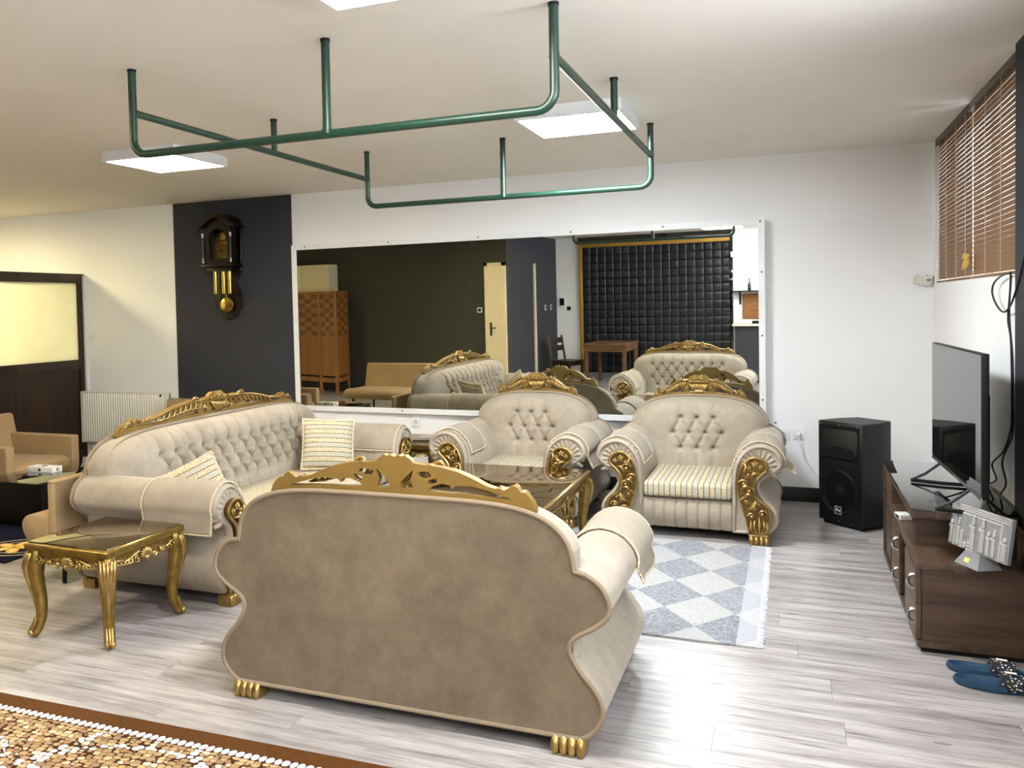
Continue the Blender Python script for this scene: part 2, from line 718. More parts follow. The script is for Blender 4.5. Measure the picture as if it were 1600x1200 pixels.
# ------------------------------------------------------------------ room shell
def shell():
    XL, YB, YG, XS = -10.4, -2.0, 0.85, -4.6
    # floor with planks as parts
    fl = structure(MB().box(XL, WX + .3, YB - .2, D + .2, -.12, -.009).build('floor', M['black_matte'], smooth=0))
    fl['label'] = 'light grey laminate plank floor'
    pw, pl = 0.193, 1.382
    base = {}

    def plank_mesh(L):
        k = round(L, 3)
        if k not in base:
            b = MB().box(0, L - .0012, 0, pw - .0012, -.008, 0)
            me = bpy.data.meshes.new('plank')
            me.from_pydata(b.v, [], b.f)
            me.materials.append(M['plank'])
            base[k] = me
        return base[k]
    rest = MB()
    rows = int((D - YB) / pw) + 1
    rng = random.Random(3)
    for r in range(rows):
        y = D - (r + 1) * pw
        off = (r * 0.47 + rng.random() * .25) % 1.0 * pl
        x = WX
        first = True
        while x > XL:
            L = pl if not first else max(.2, off)
            first = False
            x0 = max(XL, x - L)
            LL = x - x0
            vis = y > 2.2 and x0 > -6.6
            if vis:
                o = bpy.data.objects.new('plank', plank_mesh(LL))
                COL.objects.link(o)
                o.parent = fl
                o.location = (x0, y, 0)
            else:
                rest.box(x0, x - .0012, y, y + pw - .0012, -.008, 0)
            x = x0
    o = rest.build('far_planks', 'plank', fl, 0, False)
    o['kind'] = 'stuff'
    # ceiling
    structure(MB().box(XL, WX + .3, YB - .2, D + .2, H, H + .15).build('ceiling', 'ceiling', smooth=0))
    # walls
    structure(MB().box(XL, WX + .3, D, D + .2, -.1, H + .05).build('wall_back', 'wall', smooth=0))
    w = MB().box(WX, WX + .25, YB, D, -.1, 1.67).box(WX, WX + .25, 3.3, 4.72, 1.67, H + .05).box(WX, WX + .25, YB, -1.6, 1.67, H + .05).box(WX, WX + .25, 7.33, D, 1.67, H + .05)
    structure(w.build('wall_right', 'wall', smooth=0))
    structure(MB().box(XL - .2, XL, YB, D + .2, -.1, H + .05).build('wall_left', 'wall', smooth=0))
    structure(MB().box(XL, XS, YG - .15, YG, -.1, H + .05).build('wall_rear_alcove', 'wall_green', smooth=0))
    structure(MB().box(XS - .15, XS, YB, YG - .15, -.1, H + .05).build('wall_rear_side', 'wall_dark', smooth=0))
    structure(MB().box(XS - .15, WX + .25, YB - .2, YB, -.1, H + .05).build('wall_rear', 'wall', smooth=0))
    # charcoal painted panel on the back wall behind the clock
    structure(MB().box(-5.88, -4.47, D - .012, D, 0, H).build('trim_1', 'wall_dark', smooth=0))
    # dark pilaster at the right
    structure(MB().box(WX - .022, WX, 3.6, 4.74, 0, H).build('trim_2', 'wall_dark', smooth=0))
    # baseboards
    structure(MB().box(-4.47, WX, D - .014, D, 0, .112, .003).build('baseboard_back', 'black_base'))
    structure(MB().box(WX - .014, WX, 4.74, D - .014, 0, .112, .003).build('baseboard_right', 'black_base'))
    structure(MB().box(XL, XS, YG, YG + .014, 0, .112, .003).build('baseboard_rear', 'black_base'))
    structure(MB().box(-7.1, -5.88, D - .014, D, 0, .112, .003).build('baseboard_left', 'black_base'))
    # window in the right wall: frame + panes
    b = MB()
    for y0, y1 in ((4.74, 4.80), (6.0, 6.06), (7.27, 7.33)):
        b.box(WX + .12, WX + .17, y0, y1, 1.67, H)
    b.box(WX + .12, WX + .17, 4.8, 7.27, 1.67, 1.73).box(WX + .12, WX + .17, 4.8, 7.27, H - .06, H)
    win = structure(b.build('window_1', 'white_plastic', smooth=0))
    for y0, y1 in ((4.8, 6.0), (6.06, 7.27)):
        MB().box(WX + .14, WX + .146, y0, y1, 1.73, H - .06).build('pane', 'clear_glass', win, 0)
    b = MB()
    for y0 in (-1.6, .0, 1.64, 3.24):
        b.box(WX + .12, WX + .17, y0, y0 + .06, 1.67, H)
    b.box(WX + .12, WX + .17, -1.54, 3.24, 1.67, 1.73).box(WX + .12, WX + .17, -1.54, 3.24, H - .06, H)
    win = structure(b.build('window_2', 'white_plastic', smooth=0))
    for y0, y1 in ((-1.54, .0), (.06, 1.64), (1.70, 3.24)):
        MB().box(WX + .14, WX + .146, y0, y1, 1.73, H - .06).build('pane', 'clear_glass', win, 0)
    # rear door (seen in the mirror) and the next jamb
    d = structure(MB().box(-4.98, -4.93, YG, YG + .05, 0, 2.19).box(-4.68, -4.61, YG, YG + .05, 0, 2.19).box(-4.98, -4.61, YG, YG + .05, 2.14, 2.19).build('door_1', 'cream_paint', smooth=0))
    lf = MB().box(-4.93, -4.68, YG, YG + .03, 0.005, 2.14).build('door_leaf', 'cream_paint', d, 0)
    h = MB().box(-4.90, -4.865, YG + .03, YG + .04, .98, 1.2, .003)
    h.tube([(-4.883, YG + .04, 1.11), (-4.883, YG + .075, 1.11), (-4.78, YG + .075, 1.11)], .009, 8)
    h.build('door_handle', 'dark_steel', lf)
    structure(MB().box(XS, XS + .03, -.62, -.55, 0, 2.2).build('door_2', 'cream_paint', smooth=0))


shell()


# ------------------------------------------------------------------ ceiling lights
def ceiling_light(x, y, col, strength, label, group='square ceiling light panels', s=.61, z=2.63):
    t = thing('ceiling_light', label, 'light', (x + s / 2, y + s / 2, z), 0, group)
    h = s / 2
    b = MB()
    for (x0, x1, y0, y1) in ((-h, -h + .018, -h, h), (h - .018, h, -h, h), (-h + .018, h - .018, -h, -h + .018), (-h + .018, h - .018, h - .018, h)):
        b.box(x0, x1, y0, y1, 0, H - z)
    b.box(-h + .018, h - .018, -h + .018, h - .018, .03, H - z)
    b.build('housing', 'white_metal', t, 0)
    MB().box(-h + .018, h - .018, -h + .018, h - .018, .004, .012).build('diffuser', emis('led_diffuser', col, strength), t, 0)
    return t


ceiling_light(-1.458, 4.896, (.87, .94, 1.0, 1), 30, 'bright white square ceiling light beside the rear end of the pipe frame')
ceiling_light(-4.386, 4.779, (1.0, .90, .70, 1), 13, 'square ceiling light behind the left corner of the pipe frame')
ceiling_light(-1.49, 2.20, (1.0, .97, .92, 1), 14, 'square ceiling light cut off by the top edge of the picture')
ceiling_light(-4.40, 2.05, (1.0, .84, .56, 1), 13, 'square ceiling light over the rear of the tan seating')
ceiling_light(-1.66, -.62, (1.0, .95, .88, 1), 14, 'square ceiling light near the black quilted doors')
ceiling_light(-8.5, 5.3, (1.0, .86, .44, 1), 30, 'warm ceiling light beyond the wood and frosted glass partition')


# ------------------------------------------------------------------ carved ornament helpers (xz plane, facing -y)
def to3(p2, y):
    return [(p[0], y, p[1]) for p in p2]


def bulge3(p2, y, d):
    n = len(p2)
    return [(p[0], y - d * math.sin(math.pi * i / max(1, n - 1)), p[1]) for i, p in enumerate(p2)]


def taper(n, r0, r1):
    return [r0 + (r1 - r0) * i / (n - 1) for i in range(n)]


def c_scroll(b, c, r, a0, hand, y, rad, turns=1.3):
    p = spiral(c, r, a0, turns, 20, .12, hand)
    b.tube(to3(p, y), taper(len(p), rad, rad * .8), 6)
    b.ball((c[0], y - rad * .4, c[1]), rad * 1.5, 8, 6)


def leaf(b, p0, p1, bend, y, r, d=.006):
    mx = ((p0[0] + p1[0]) / 2, (p0[1] + p1[1]) / 2)
    dx, dz = p1[0] - p0[0], p1[1] - p0[1]
    mid = (mx[0] - dz * bend, mx[1] + dx * bend)
    p = spline([p0, mid, p1], 5)
    n = len(p)
    rr = [max(.0012, r * math.sin(math.pi * min(.97, max(.12, .12 + .86 * i / (n - 1)))) ** .7) for i in range(n)]
    b.tube(bulge3(p, y, d), rr, 6)


def flower(b, c, r, y):
    b.ball((c[0], y - r * .5, c[1]), r * .42, 8, 5)
    for k in range(5):
        a = 2 * math.pi * k / 5 + .3
        b.ball((c[0] + r * .62 * math.cos(a), y - r * .2, c[1] + r * .62 * math.sin(a)), (r * .42, r * .3, r * .42), 7, 5)


# ------------------------------------------------------------------ the carved suite: armchair / loveseat / sofa
ARM_OUT = [(.49, .06), (.53, .085), (.562, .13), (.568, .18), (.545, .235), (.485, .305), (.455, .37), (.475, .415), (.54, .455), (.588, .50), (.594, .55), (.565, .605), (.515, .640), (.45, .652), (.385, .63), (.33, .575), (.296, .50), (.285, .40), (.285, .25), (.285, .06)]
PANEL_OUT = [(.39, .558), (.427, .568), (.47, .557), (.499, .522), (.494, .486), (.465, .459), (.436, .426), (.421, .379), (.425, .327), (.454, .288), (.497, .26), (.518, .22), (.515, .168), (.500, .115), (.502, .065)]
PANEL_IN = [(.388, .062), (.381, .127), (.366, .188), (.348, .249), (.327, .321), (.32, .383), (.328, .456), (.35, .515)]


def build_suite(t, e, p, q, HWx, ztc, rows, cols, sp, seatdepth=.0, kc=1.0, cw=.36, crestlen=None, deep=.03, back_lean=.03):
    """t: Empty, e: extra half width, p,q: dome shape of the back, HWx: half width of the back above the arms"""
    HW = HWx + e
    zs = .60

    def ztop(x):
        a = min(1.0, abs(x) / HW)
        return zs + (ztc - zs) * max(0.0, 1 - a ** p) ** (1 / q)

    # --- arms
    for s in (-1, 1):
        prof = [(s * (x + e), z) for x, z in spline(ARM_OUT[:-1], 3) + [ARM_OUT[-1]]]
        nm = normals2(prof)
        rings = [(.012, .030), (.000, .020), (.004, .010), (.016, .003), (.035, 0.0), (.30, 0.0), (.60, 0.0), (.955, 0.0)]
        n = len(prof)
        vs = []
        for y, ins in rings:
            for (x, z), (nx, nz) in zip(prof, nm):
                vs.append((x - nx * ins, y, max(.058, z - nz * ins)))
        fs = [tuple(range(n))]
        for r in range(len(rings) - 1):
            for i in range(n):
                j = (i + 1) % n
                fs.append((r * n + i, (r + 1) * n + i, (r + 1) * n + j, r * n + j))
        fs.append(tuple((len(rings) - 1) * n + i for i in range(n)))
        arm = MB().add(vs, fs).build('arm', 'velvet', t, 50)
        # piping round the roll and gathered folds on its end
        roll = [(s * (x + e), .030, z) for x, z in spline(ARM_OUT[6:18], 4)]
        MB().tube(roll, .006, 6).build('piping', 'piping', arm)
        g = MB()
        cx, cz = s * (.44 + e), .50
        for k in range(11):
            a = math.radians(-28 + k * 18)
            if s < 0:
                a = math.pi - a
            r0, r1 = .075, .140
            g.tube([(cx + r0 * math.cos(a), .020, cz + r0 * math.sin(a)), (cx + (r0 + r1) / 2 * math.cos(a + .05), .0205, cz + (r0 + r1) / 2 * math.sin(a + .05)), (cx + r1 * math.cos(a), .032, cz + r1 * math.sin(a))], [.012, .017, .010], 8)
        g.build('gathers', 'velvet', arm)
        # carved gilt front panel with its paw foot
        out = spline(PANEL_OUT, 3)
        inn = spline(PANEL_IN, 3)
        poly = [(s * (x + e), z) for x, z in out + inn]
        pan = MB().prism(poly, -.020, .012, .004).build('carved_front', 'gold_dark', t, 40)
        MB().tube([(x, -.021, z) for x, z in spline(poly, 1, True)], .0085, 6, True).build('rim', 'gold', pan)
        b = MB()
        y = -.022

        def X(v):
            return s * (v + e)
        flower(b, (X(.425), .525), .022, y)
        flower(b, (X(.462), .505), .017, y)
        flower(b, (X(.392), .498), .016, y)
        for c, r, a0, hd in (((.385, .455), .030, .6, 1), ((.358, .395), .026, 2.8, -1), ((.392, .350), .024, .2, 1), ((.372, .285), .026, 3.0, -1), ((.425, .245), .028, .3, 1), ((.468, .205), .024, 0, 1), ((.405, .185), .022, 3.1, -1)):
            c_scroll(b, (X(c[0]), c[1]), r * 1.12, a0 if s > 0 else math.pi - a0, hd * s, y - .002, .0085)
        for p0, p1, bd in (((.40, .43), (.455, .47), .25), ((.35, .47), (.365, .53), -.25), ((.345, .36), (.40, .38), .25), ((.36, .31), (.415, .325), .25), ((.385, .235), (.43, .29), -.2), ((.44, .07), (.40, .16), .2), ((.445, .07), (.425, .17), .15), ((.45, .07), (.45, .185), 0.0), ((.455, .07), (.475, .17), -.15), ((.46, .07), (.495, .155), -.2)):
            leaf(b, (X(p0[0]), p0[1]), (X(p1[0]), p1[1]), bd * s, y - .002, .0115, .01)
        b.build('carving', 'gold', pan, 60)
    # --- paw feet
    for fx in (-1, 1):
        for fy in (0, 1):
            b = MB()
            cx = fx * (.447 + e)
            y0 = -.028 if fy == 0 else .895
            b.box(cx - .06, cx + .06, y0 + .015, y0 + .085, 0, .060, .006)
            yy = y0 + .020 if fy == 0 else y0 + .080
            dy = -1 if fy == 0 else 1
            for k in range(4):
                xx = cx - .045 + k * .030
                b.tube([(xx, yy - dy * .01, .060), (xx, yy + dy * .012, .046), (xx, yy + dy * .018, .022), (xx, yy + dy * .010, .003)], [.013, .0165, .0165, .012], 8)
                b.ball((xx, yy + dy * .026, .012), (.006, .007, .006), 6, 5)
            b.build('paw_foot', 'gold', t, 50)
    # --- seat base, pleated skirt
    W2 = .285 + e
    MB().box(-W2 - .09, W2 + .09, .06, .955, .075, .265, .01).build('seat_base', 'velvet', t)
    nx = int(200 * (W2 / .3) ** .5)
    uu = np.linspace(-1, 1, nx)
    vv = np.linspace(0, 1, 16)
    U, V = np.meshgrid(uu, vv)
    wid = W2 + .012 + .055 * (1 - V)
    Xs = U * wid
    pitch = .072
    ph = (Xs / pitch) % 1.0
    pl = np.exp(-((np.minimum(ph, 1 - ph)) / .09) ** 2)
    Ys = .042 - .028 * np.sin(np.pi * np.clip(V * .9 + .02, 0, 1)) + .012 * pl
    Zs = .068 + .19 * V
    MB().grid(np.stack([Xs, Ys, Zs], -1)).build('front_skirt', 'velvet', t, 70)
    # --- seat cushion (striped)
    m = MB().box(-W2 + .004, W2 - .004, .012, .72, .272, .372, .026)
    m.build('seat_cushion', 'stripe_x', t, 60)
    # --- backrest with tufting
    n1, n2 = int(150 * max(1, HW / .48)), 96
    U, V = np.meshgrid(np.linspace(-1, 1, n1), np.linspace(0, 1, n2))
    Uc = np.sign(U) * (1 - (1 - np.abs(U)) ** 1.35)
    X = Uc * (HW - .012)
    zt = np.vectorize(ztop)(X) - .012
    zb = .30
    Z = zb + V * (zt - zb)
    edge = np.clip(1 - np.abs(Uc) ** 5, 0, 1) ** .45 * np.clip(1 - V ** 9, 0, 1) ** .5
    Bm = .15
    dep = Bm * edge
    segs = []
    pts = []
    for (zr, nb, odd) in rows:
        for k in range(nb):
            pts.append(((k - (nb - 1) / 2) * sp, zr, odd))
    tuft = np.zeros_like(X)
    for (bx, bz, o) in pts:
        r2 = ((X - bx) ** 2 + ((Z - bz) * .9) ** 2)
        tuft = np.maximum(tuft, 1.25 * np.exp(-r2 / (.011 ** 2)) + .75 * np.exp(-r2 / (.036 ** 2)))
    rws = sorted(set(z for _, z, _ in pts))
    for (bx, bz, o) in pts:
        for (cx, cz, o2) in pts:
            if cz > bz and abs(cz - bz) < 1.4 * (rws[1] - rws[0] if len(rws) > 1 else 1) and abs(cx - bx) < sp * .75:
                segs.append((bx, bz, cx, cz, 1.0))
        if bz == rws[-1]:
            segs.append((bx, bz, bx * 1.04, ztop(bx) - .015, .75))
        if bz == rws[0]:
            segs.append((bx, bz, bx * .98, .36, .6))
    crease = np.zeros_like(X)
    for (ax, az, bx, bz, w) in segs:
        dx, dz = bx - ax, bz - az
        L2 = dx * dx + dz * dz + 1e-9
        tt = np.clip(((X - ax) * dx + (Z - az) * dz) / L2, 0, 1)
        dd = np.hypot(X - ax - tt * dx, Z - az - tt * dz)
        crease = np.maximum(crease, w * (np.exp(-(dd / .006) ** 2) * .32 + .45 * np.exp(-(dd / .020) ** 2)))
    dep = dep - edge * deep * (np.maximum(tuft, crease))
    Yf = .845 - dep + back_lean * (Z - .3) * 0.6
    P = np.stack([X, Yf, Z], -1)
    bm_ = MB().grid(P)
    # sides and top closing towards the rear
    bord = [(0, 0)]
    ring = [(i, 0) for i in range(n2)] + [(n2 - 1, j) for j in range(1, n1)] + [(i, n1 - 1) for i in range(n2 - 2, -1, -1)]
    o = []
    for off, ins in ((0, 0), (.012, -.012), (.05, -.016), (.125, -.004)):
        row = []
        for (i, j) in ring:
            x, yv, z = P[i, j]
            cxx, czz = x, z - .45
            ll = math.hypot(cxx, czz) or 1
            row.append((x - cxx / ll * ins, .845 + back_lean * (z - .3) * .6 + off, z - czz / ll * ins))
        o.append(row)
    bm_.grid(np.array(o))
    bk = bm_.build('backrest', 'velvet', t, 80)
    b0 = None
    for (bx, bz, _) in pts:
        j = np.argmin((X - bx) ** 2 + (Z - bz) ** 2)
        yy = Yf.reshape(-1)[j]
        if b0 is None:
            b0 = MB().ball((0, 0, 0), (.007, .005, .007), 8, 5).build('button', 'velvet', bk)
            o_ = b0
        else:
            o_ = b0.copy()
            COL.objects.link(o_)
        o_.location = (bx, yy + .002, bz)
    seam = [(x * .985, .845 + back_lean * (ztop(x) - .3) * .6 + .004, ztop(x) - .004) for x in np.linspace(-HW + .003, HW - .003, 60)]
    MB().tube(seam, .0055, 6).build('seam', 'piping', bk)
    # --- rear panel with piping
    lower = [(x + e, z) for x, z in spline(ARM_OUT[:13], 3)]
    right = [(x, z) for x, z in lower if z < .612 or x > HW]
    while right[-1][0] < HW + .004:
        right.pop()
    th = np.linspace(0, math.pi / 2, 26)
    dome = []
    for a in th:
        xx = HW * math.cos(a) ** (2 / max(2.0, p * .75))
        dome.append((xx, ztop(xx)))
    dome = [d for d in dome if d[1] > right[-1][1] + .006]
    half = right + dome
    full = half + [(-x, z) for x, z in reversed(half[:-1])]
    rear = MB().prism(full, .950, .978, .006).build('back_panel', 'velvet_back', t, 40)
    MB().tube([(x, .976, z) for x, z in full], .0095, 8, True).build('piping', 'piping', rear)
    MB().box(-.40 - e, .40 + e, .10, .93, .050, .074).build('underside', 'black_matte', t, 0)
    # --- carved crest
    CL = crestlen
    kw = (CL - .08 * kc) / (.54 - .08)

    def XX(x):
        a = abs(x)
        v = a * kc if a <= .08 else .08 * kc + (a - .08) * kw
        return math.copysign(v, x)

    def PT(x, h):
        xw = XX(x)
        return (xw, ztop(xw) + .014 + h)
    up = [(.0, .128), (.018, .136), (.03, .130), (.045, .136), (.056, .126), (.066, .122), (.078, .108), (.10, .104), (.125, .102), (.14, .106), (.16, .10), (.19, .097), (.22, .09), (.25, .085), (.28, .074), (.307, .064), (.335, .052), (.36, .042), (.39, .036), (.41, .040), (.425, .034), (.445, .050), (.46, .059), (.475, .054), (.485, .042), (.50, .044), (.515, .036), (.53, .022), (.54, .0)]
    lo = [(x_, -.036) for x_ in (.54, .50, .45, .4, .36, .32, .28, .24, .2, .165, .13, .08, .04, 0)]
    hA = [(.078, .082), (.042, .050), (.021, .028), (.024, .010), (.05, .008), (.075, .010), (.066, .042)]
    hB = [(.087, .070), (.114, .078), (.145, .076), (.15, .060), (.127, .052), (.096, .056)]
    hC = [(.136, .046), (.169, .056), (.172, .042), (.148, .028), (.136, .034)]
    hD = [(.14, .020), (.19, .037), (.222, .032), (.228, .018), (.24, .030), (.30, .036), (.35, .028), (.42, .013), (.455, .007), (.40, .004), (.30, .004), (.2, .004), (.14, .006)]
    outer = [PT(x, h) for x, h in up] + [PT(x, h) for x, h in lo]
    outer = outer + [(-x, z) for x, z in reversed(outer[1:-1])]
    holes = []
    for hh in (hA, hB, hC, hD):
        a = [PT(x, h) for x, h in hh]
        holes.append(a)
        holes.append([(-x, z) for x, z in reversed(a)])
    v_, f_ = filled(outer, holes, .915, .945)
    crest = MB().add(v_, f_).build('crest', 'gold_flat', t, 30)
    b = MB()
    y = .912
    zc = ztop(0) + .014
    k = kc
    # basket
    for i in range(-4, 5):
        a = i / 4
        leaf(b, (a * .020 * k, zc + .012), (a * .068 * k, zc + .082), -.10 * a, y, .011, .012)
    b.tube([(a * .070 * k, y - .010, zc + .084) for a in np.linspace(-1, 1, 9)], .007, 6)
    b.tube([(a * .028 * k, y - .008, zc + .012) for a in np.linspace(-1, 1, 5)], .008, 6)
    for i, (fx, fz, fr) in enumerate(((0, .105, .022), (-.035, .103, .019), (.035, .103, .019), (-.062, .096, .015), (.062, .096, .015), (-.018, .124, .014), (.02, .124, .014), (0, .09, .013))):
        flower(b, (fx * k, zc + fz), fr, y - .004)
    for s in (-1, 1):
        def Q(x, h):
            a = PT(x, h)
            return (s * a[0], a[1])
        # scrolls beside the basket
        c = Q(.098, .034)
        c_scroll(b, c, .030, math.pi / 2, s * -1, y, .0075, 1.5)
        b.tube(to3(spline([Q(.10, .064), Q(.12, .082), Q(.15, .088), Q(.20, .082)], 5), y - .003), .0075, 6)
        # main rib along the wing and feathers
        rib = spline([Q(.085, .098), Q(.13, .094), Q(.19, .088), Q(.25, .076), Q(.31, .055), Q(.36, .034), Q(.42, .026), Q(.455, .040)], 5)
        b.tube(to3(rib, y - .004), taper(len(rib), .010, .007), 6)
        for i in range(9):
            x0 = .125 + i * .028
            h0 = .086 - max(0, x0 - .18) * .26
            leaf(b, Q(x0, h0), Q(x0 + .040, max(.010, h0 - .046)), -.22 * s, y, .0085, .008)
        leaf(b, Q(.14, .10), Q(.19, .094), .2 * s, y - .006, .010, .01)
        c_scroll(b, Q(.46, .042), .016, math.pi * .5, s * -1, y, .006, 1.2)
        for p0, p1 in (((.40, .02), (.44, .012)), ((.47, .03), (.515, .030)), ((.465, .018), (.53, .010)), ((.43, .03), (.40, .042))):
            leaf(b, Q(*p0), Q(*p1), .15 * s, y, .009)
    b.build('carving', 'gold', crest, 60)
    return ztop


chair_rows = [(.50, 3, 0), (.61, 4, 1), (.72, 3, 0)]
chB = thing('armchair', 'beige velvet armchair beside the black loudspeaker, carved gilt arm fronts fully in view', 'armchair', (-.65, 6.0, 0), 0, 'matching carved armchairs in front of the mirror')
build_suite(chB, 0.0, 3.0, 2.4, .49, .872, chair_rows, None, .115, kc=.95, crestlen=.335, deep=.030)
chA = copy_tree(chB)
chA.location = (-1.925, 6.06, 0)
chA['label'] = 'beige velvet armchair behind the gilt coffee table, its lower half hidden'
love = thing('loveseat', 'taupe velvet loveseat in the foreground with its plain back to the viewer', 'sofa', (-1.39, 3.95, 0), math.pi)
build_suite(love, .215, 5.0, 3.0, .475, .868, [(.47, 7, 0), (.56, 8, 1), (.65, 7, 0), (.73, 8, 1)], None, .122, kc=1.0, crestlen=.55, deep=.036)
sofa = thing('sofa', 'long beige velvet sofa with deep tufted back and gilt crest, seen from its left arm', 'sofa', (-2.78, 5.07, 0), math.pi / 2)
build_suite(sofa, .715, 6.0, 3.0, .485, .872, [(.455, 12, 0), (.54, 13, 1), (.625, 12, 0), (.71, 13, 1)], None, .135, kc=1.25, crestlen=1.0, deep=.058)


# ------------------------------------------------------------------ arm covers lying over the arms
def arm_cover(seat, side, e, y0, y1, zo, label, flare=0.0, zi=.47, wob=.006):
    t = thing('arm_cover', label, 'arm cover', seat.location, seat.rotation_euler.z, 'velvet arm covers with braided hems')
    prof = [(x + e, z) for x, z in spline(ARM_OUT[9:18], 5)]      # outer roll -> top -> inner
    nm = normals2([(p[0], p[1]) for p in ([(x + e, z) for x, z in spline(ARM_OUT[:-1], 5)])])
    c = (.44 + e, .51)
    pts = []
    n_h = 7
    p0 = prof[0]
    for k in range(n_h, 0, -1):
        f = k / n_h
        pts.append((p0[0] + .010 + flare * f, p0[1] - (p0[1] - zo) * f))
    for (x, z) in prof:
        if z < zi and x < .4 + e:
            break
        dx, dz = x - c[0], z - c[1]
        l = math.hypot(dx, dz)
        pts.append((x + dx / l * .009, z + dz / l * .009))
    N, Mv = len(pts), 22
    P = np.zeros((Mv, N, 3))
    rng = np.random.RandomState(int(abs(seat.location.x * 100)) + (side > 0))
    ph = rng.rand() * 6
    for i in range(Mv):
        t_ = i / (Mv - 1)
        for j, (x, z) in enumerate(pts):
            hang = max(0, 1 - j / n_h)
            w = wob * math.sin(9 * t_ + ph + j * .15) * (0.25 + hang)
            P[i, j] = (side * (x + w), y0 + (y1 - y0) * t_ + .012 * hang * math.sin(ph + 2 * t_), z + .4 * w * hang)
    o = MB().grid(P).build('cloth', 'cover', t, 80)
    md = o.modifiers.new('thick', 'SOLIDIFY')
    md.thickness = .004
    md.offset = 0
    b = MB()
    for row in (P[0], P[-1], P[:, 0], P[:, -1]):
        pp = []
        for i in range(len(row) - 1):
            for q in range(3):
                pp.append(row[i] + (row[i + 1] - row[i]) * q / 3)
        pp.append(row[-1])
        b.tube(pp, [.0062 if i % 2 else .0042 for i in range(len(pp))], 6)
    b.build('braided_hem', 'trim', t)
    return t


arm_cover(sofa, -1, .715, .02, .47, .40, 'velvet cover draped over the near arm of the long sofa', .0)
arm_cover(sofa, 1, .715, .03, .52, .45, 'velvet cover on the far arm of the long sofa')
arm_cover(chA, -1, 0, .10, .42, .46, 'velvet cover on the left arm of the armchair behind the coffee table')
arm_cover(chA, 1, 0, .06, .50, .415, 'velvet cover on the right arm of the armchair behind the coffee table, corner hanging', .03)
arm_cover(chB, -1, 0, .08, .45, .46, 'velvet cover on the left arm of the armchair beside the loudspeaker')
arm_cover(chB, 1, 0, .06, .46, .455, 'velvet cover flaring off the right arm of the armchair beside the loudspeaker', .06)
arm_cover(love, -1, .215, .02, .40, .45, 'velvet cover over the right-hand arm end of the foreground loveseat', .02)
arm_cover(love, 1, .215, .02, .40, .45, 'velvet cover over the left-hand arm of the foreground loveseat')


# ------------------------------------------------------------------ throw cushions
def cushion(label, mat4, s=.42, group='striped throw cushions on the long sofa'):
    t = thing('throw_cushion', label, 'cushion', (0, 0, 0), 0, group)
    n = 26
    u = np.linspace(-1, 1, n)
    U, V = np.meshgrid(u, u)
    f = np.clip((1 - np.abs(U) ** 2.6) * (1 - np.abs(V) ** 2.6), 0, 1) ** .55
    pin = 1 - .05 * (np.abs(U) ** 2 * (1 - np.abs(V) ** 2) * 0 + (1 - np.abs(U) ** 2) * np.abs(V) ** 6)
    pin2 = 1 - .05 * (1 - np.abs(V) ** 2) * np.abs(U) ** 6
    X, Y = U * s / 2 * pin2, V * s / 2 * pin
    b = MB().grid(np.stack([X, Y, .075 * f], -1)).grid(np.stack([X, Y, -.06 * f], -1))
    b.build('pad', 'stripe_z', t, 80)
    r = []
    for i in range(n):
        r.append((X[0, i], Y[0, i], 0))
    for i in range(1, n):
        r.append((X[i, -1], Y[i, -1], 0))
    for i in range(n - 2, -1, -1):
        r.append((X[-1, i], Y[-1, i], 0))
    for i in range(n - 2, 0, -1):
        r.append((X[i, 0], Y[i, 0], 0))
    MB().tube(r, [.011 if i % 2 else .006 for i in range(len(r))], 6, True).build('fringe', 'trim', t)
    t.matrix_world = mat4
    return t


def frame_matrix(o, xa, ya):
    xa = Vector(xa).normalized()
    ya = Vector(ya)
    ya = (ya - xa * ya.dot(xa)).normalized()
    z = xa.cross(ya)
    return Matrix(((xa.x, ya.x, z.x, o[0]), (xa.y, ya.y, z.y, o[1]), (xa.z, ya.z, z.z, o[2]), (0, 0, 0, 1)))


cushion('striped cushion leaning in the far corner of the long sofa', frame_matrix((-3.23, 5.80, .555), (.85, .50, -.06), (-.28, .30, 1.0)), .39)
cushion('striped cushion half hidden behind the near arm of the long sofa', frame_matrix((-3.27, 4.26, .50), (.80, .55, .45), (-.45, -.1, 1.0)), .36)


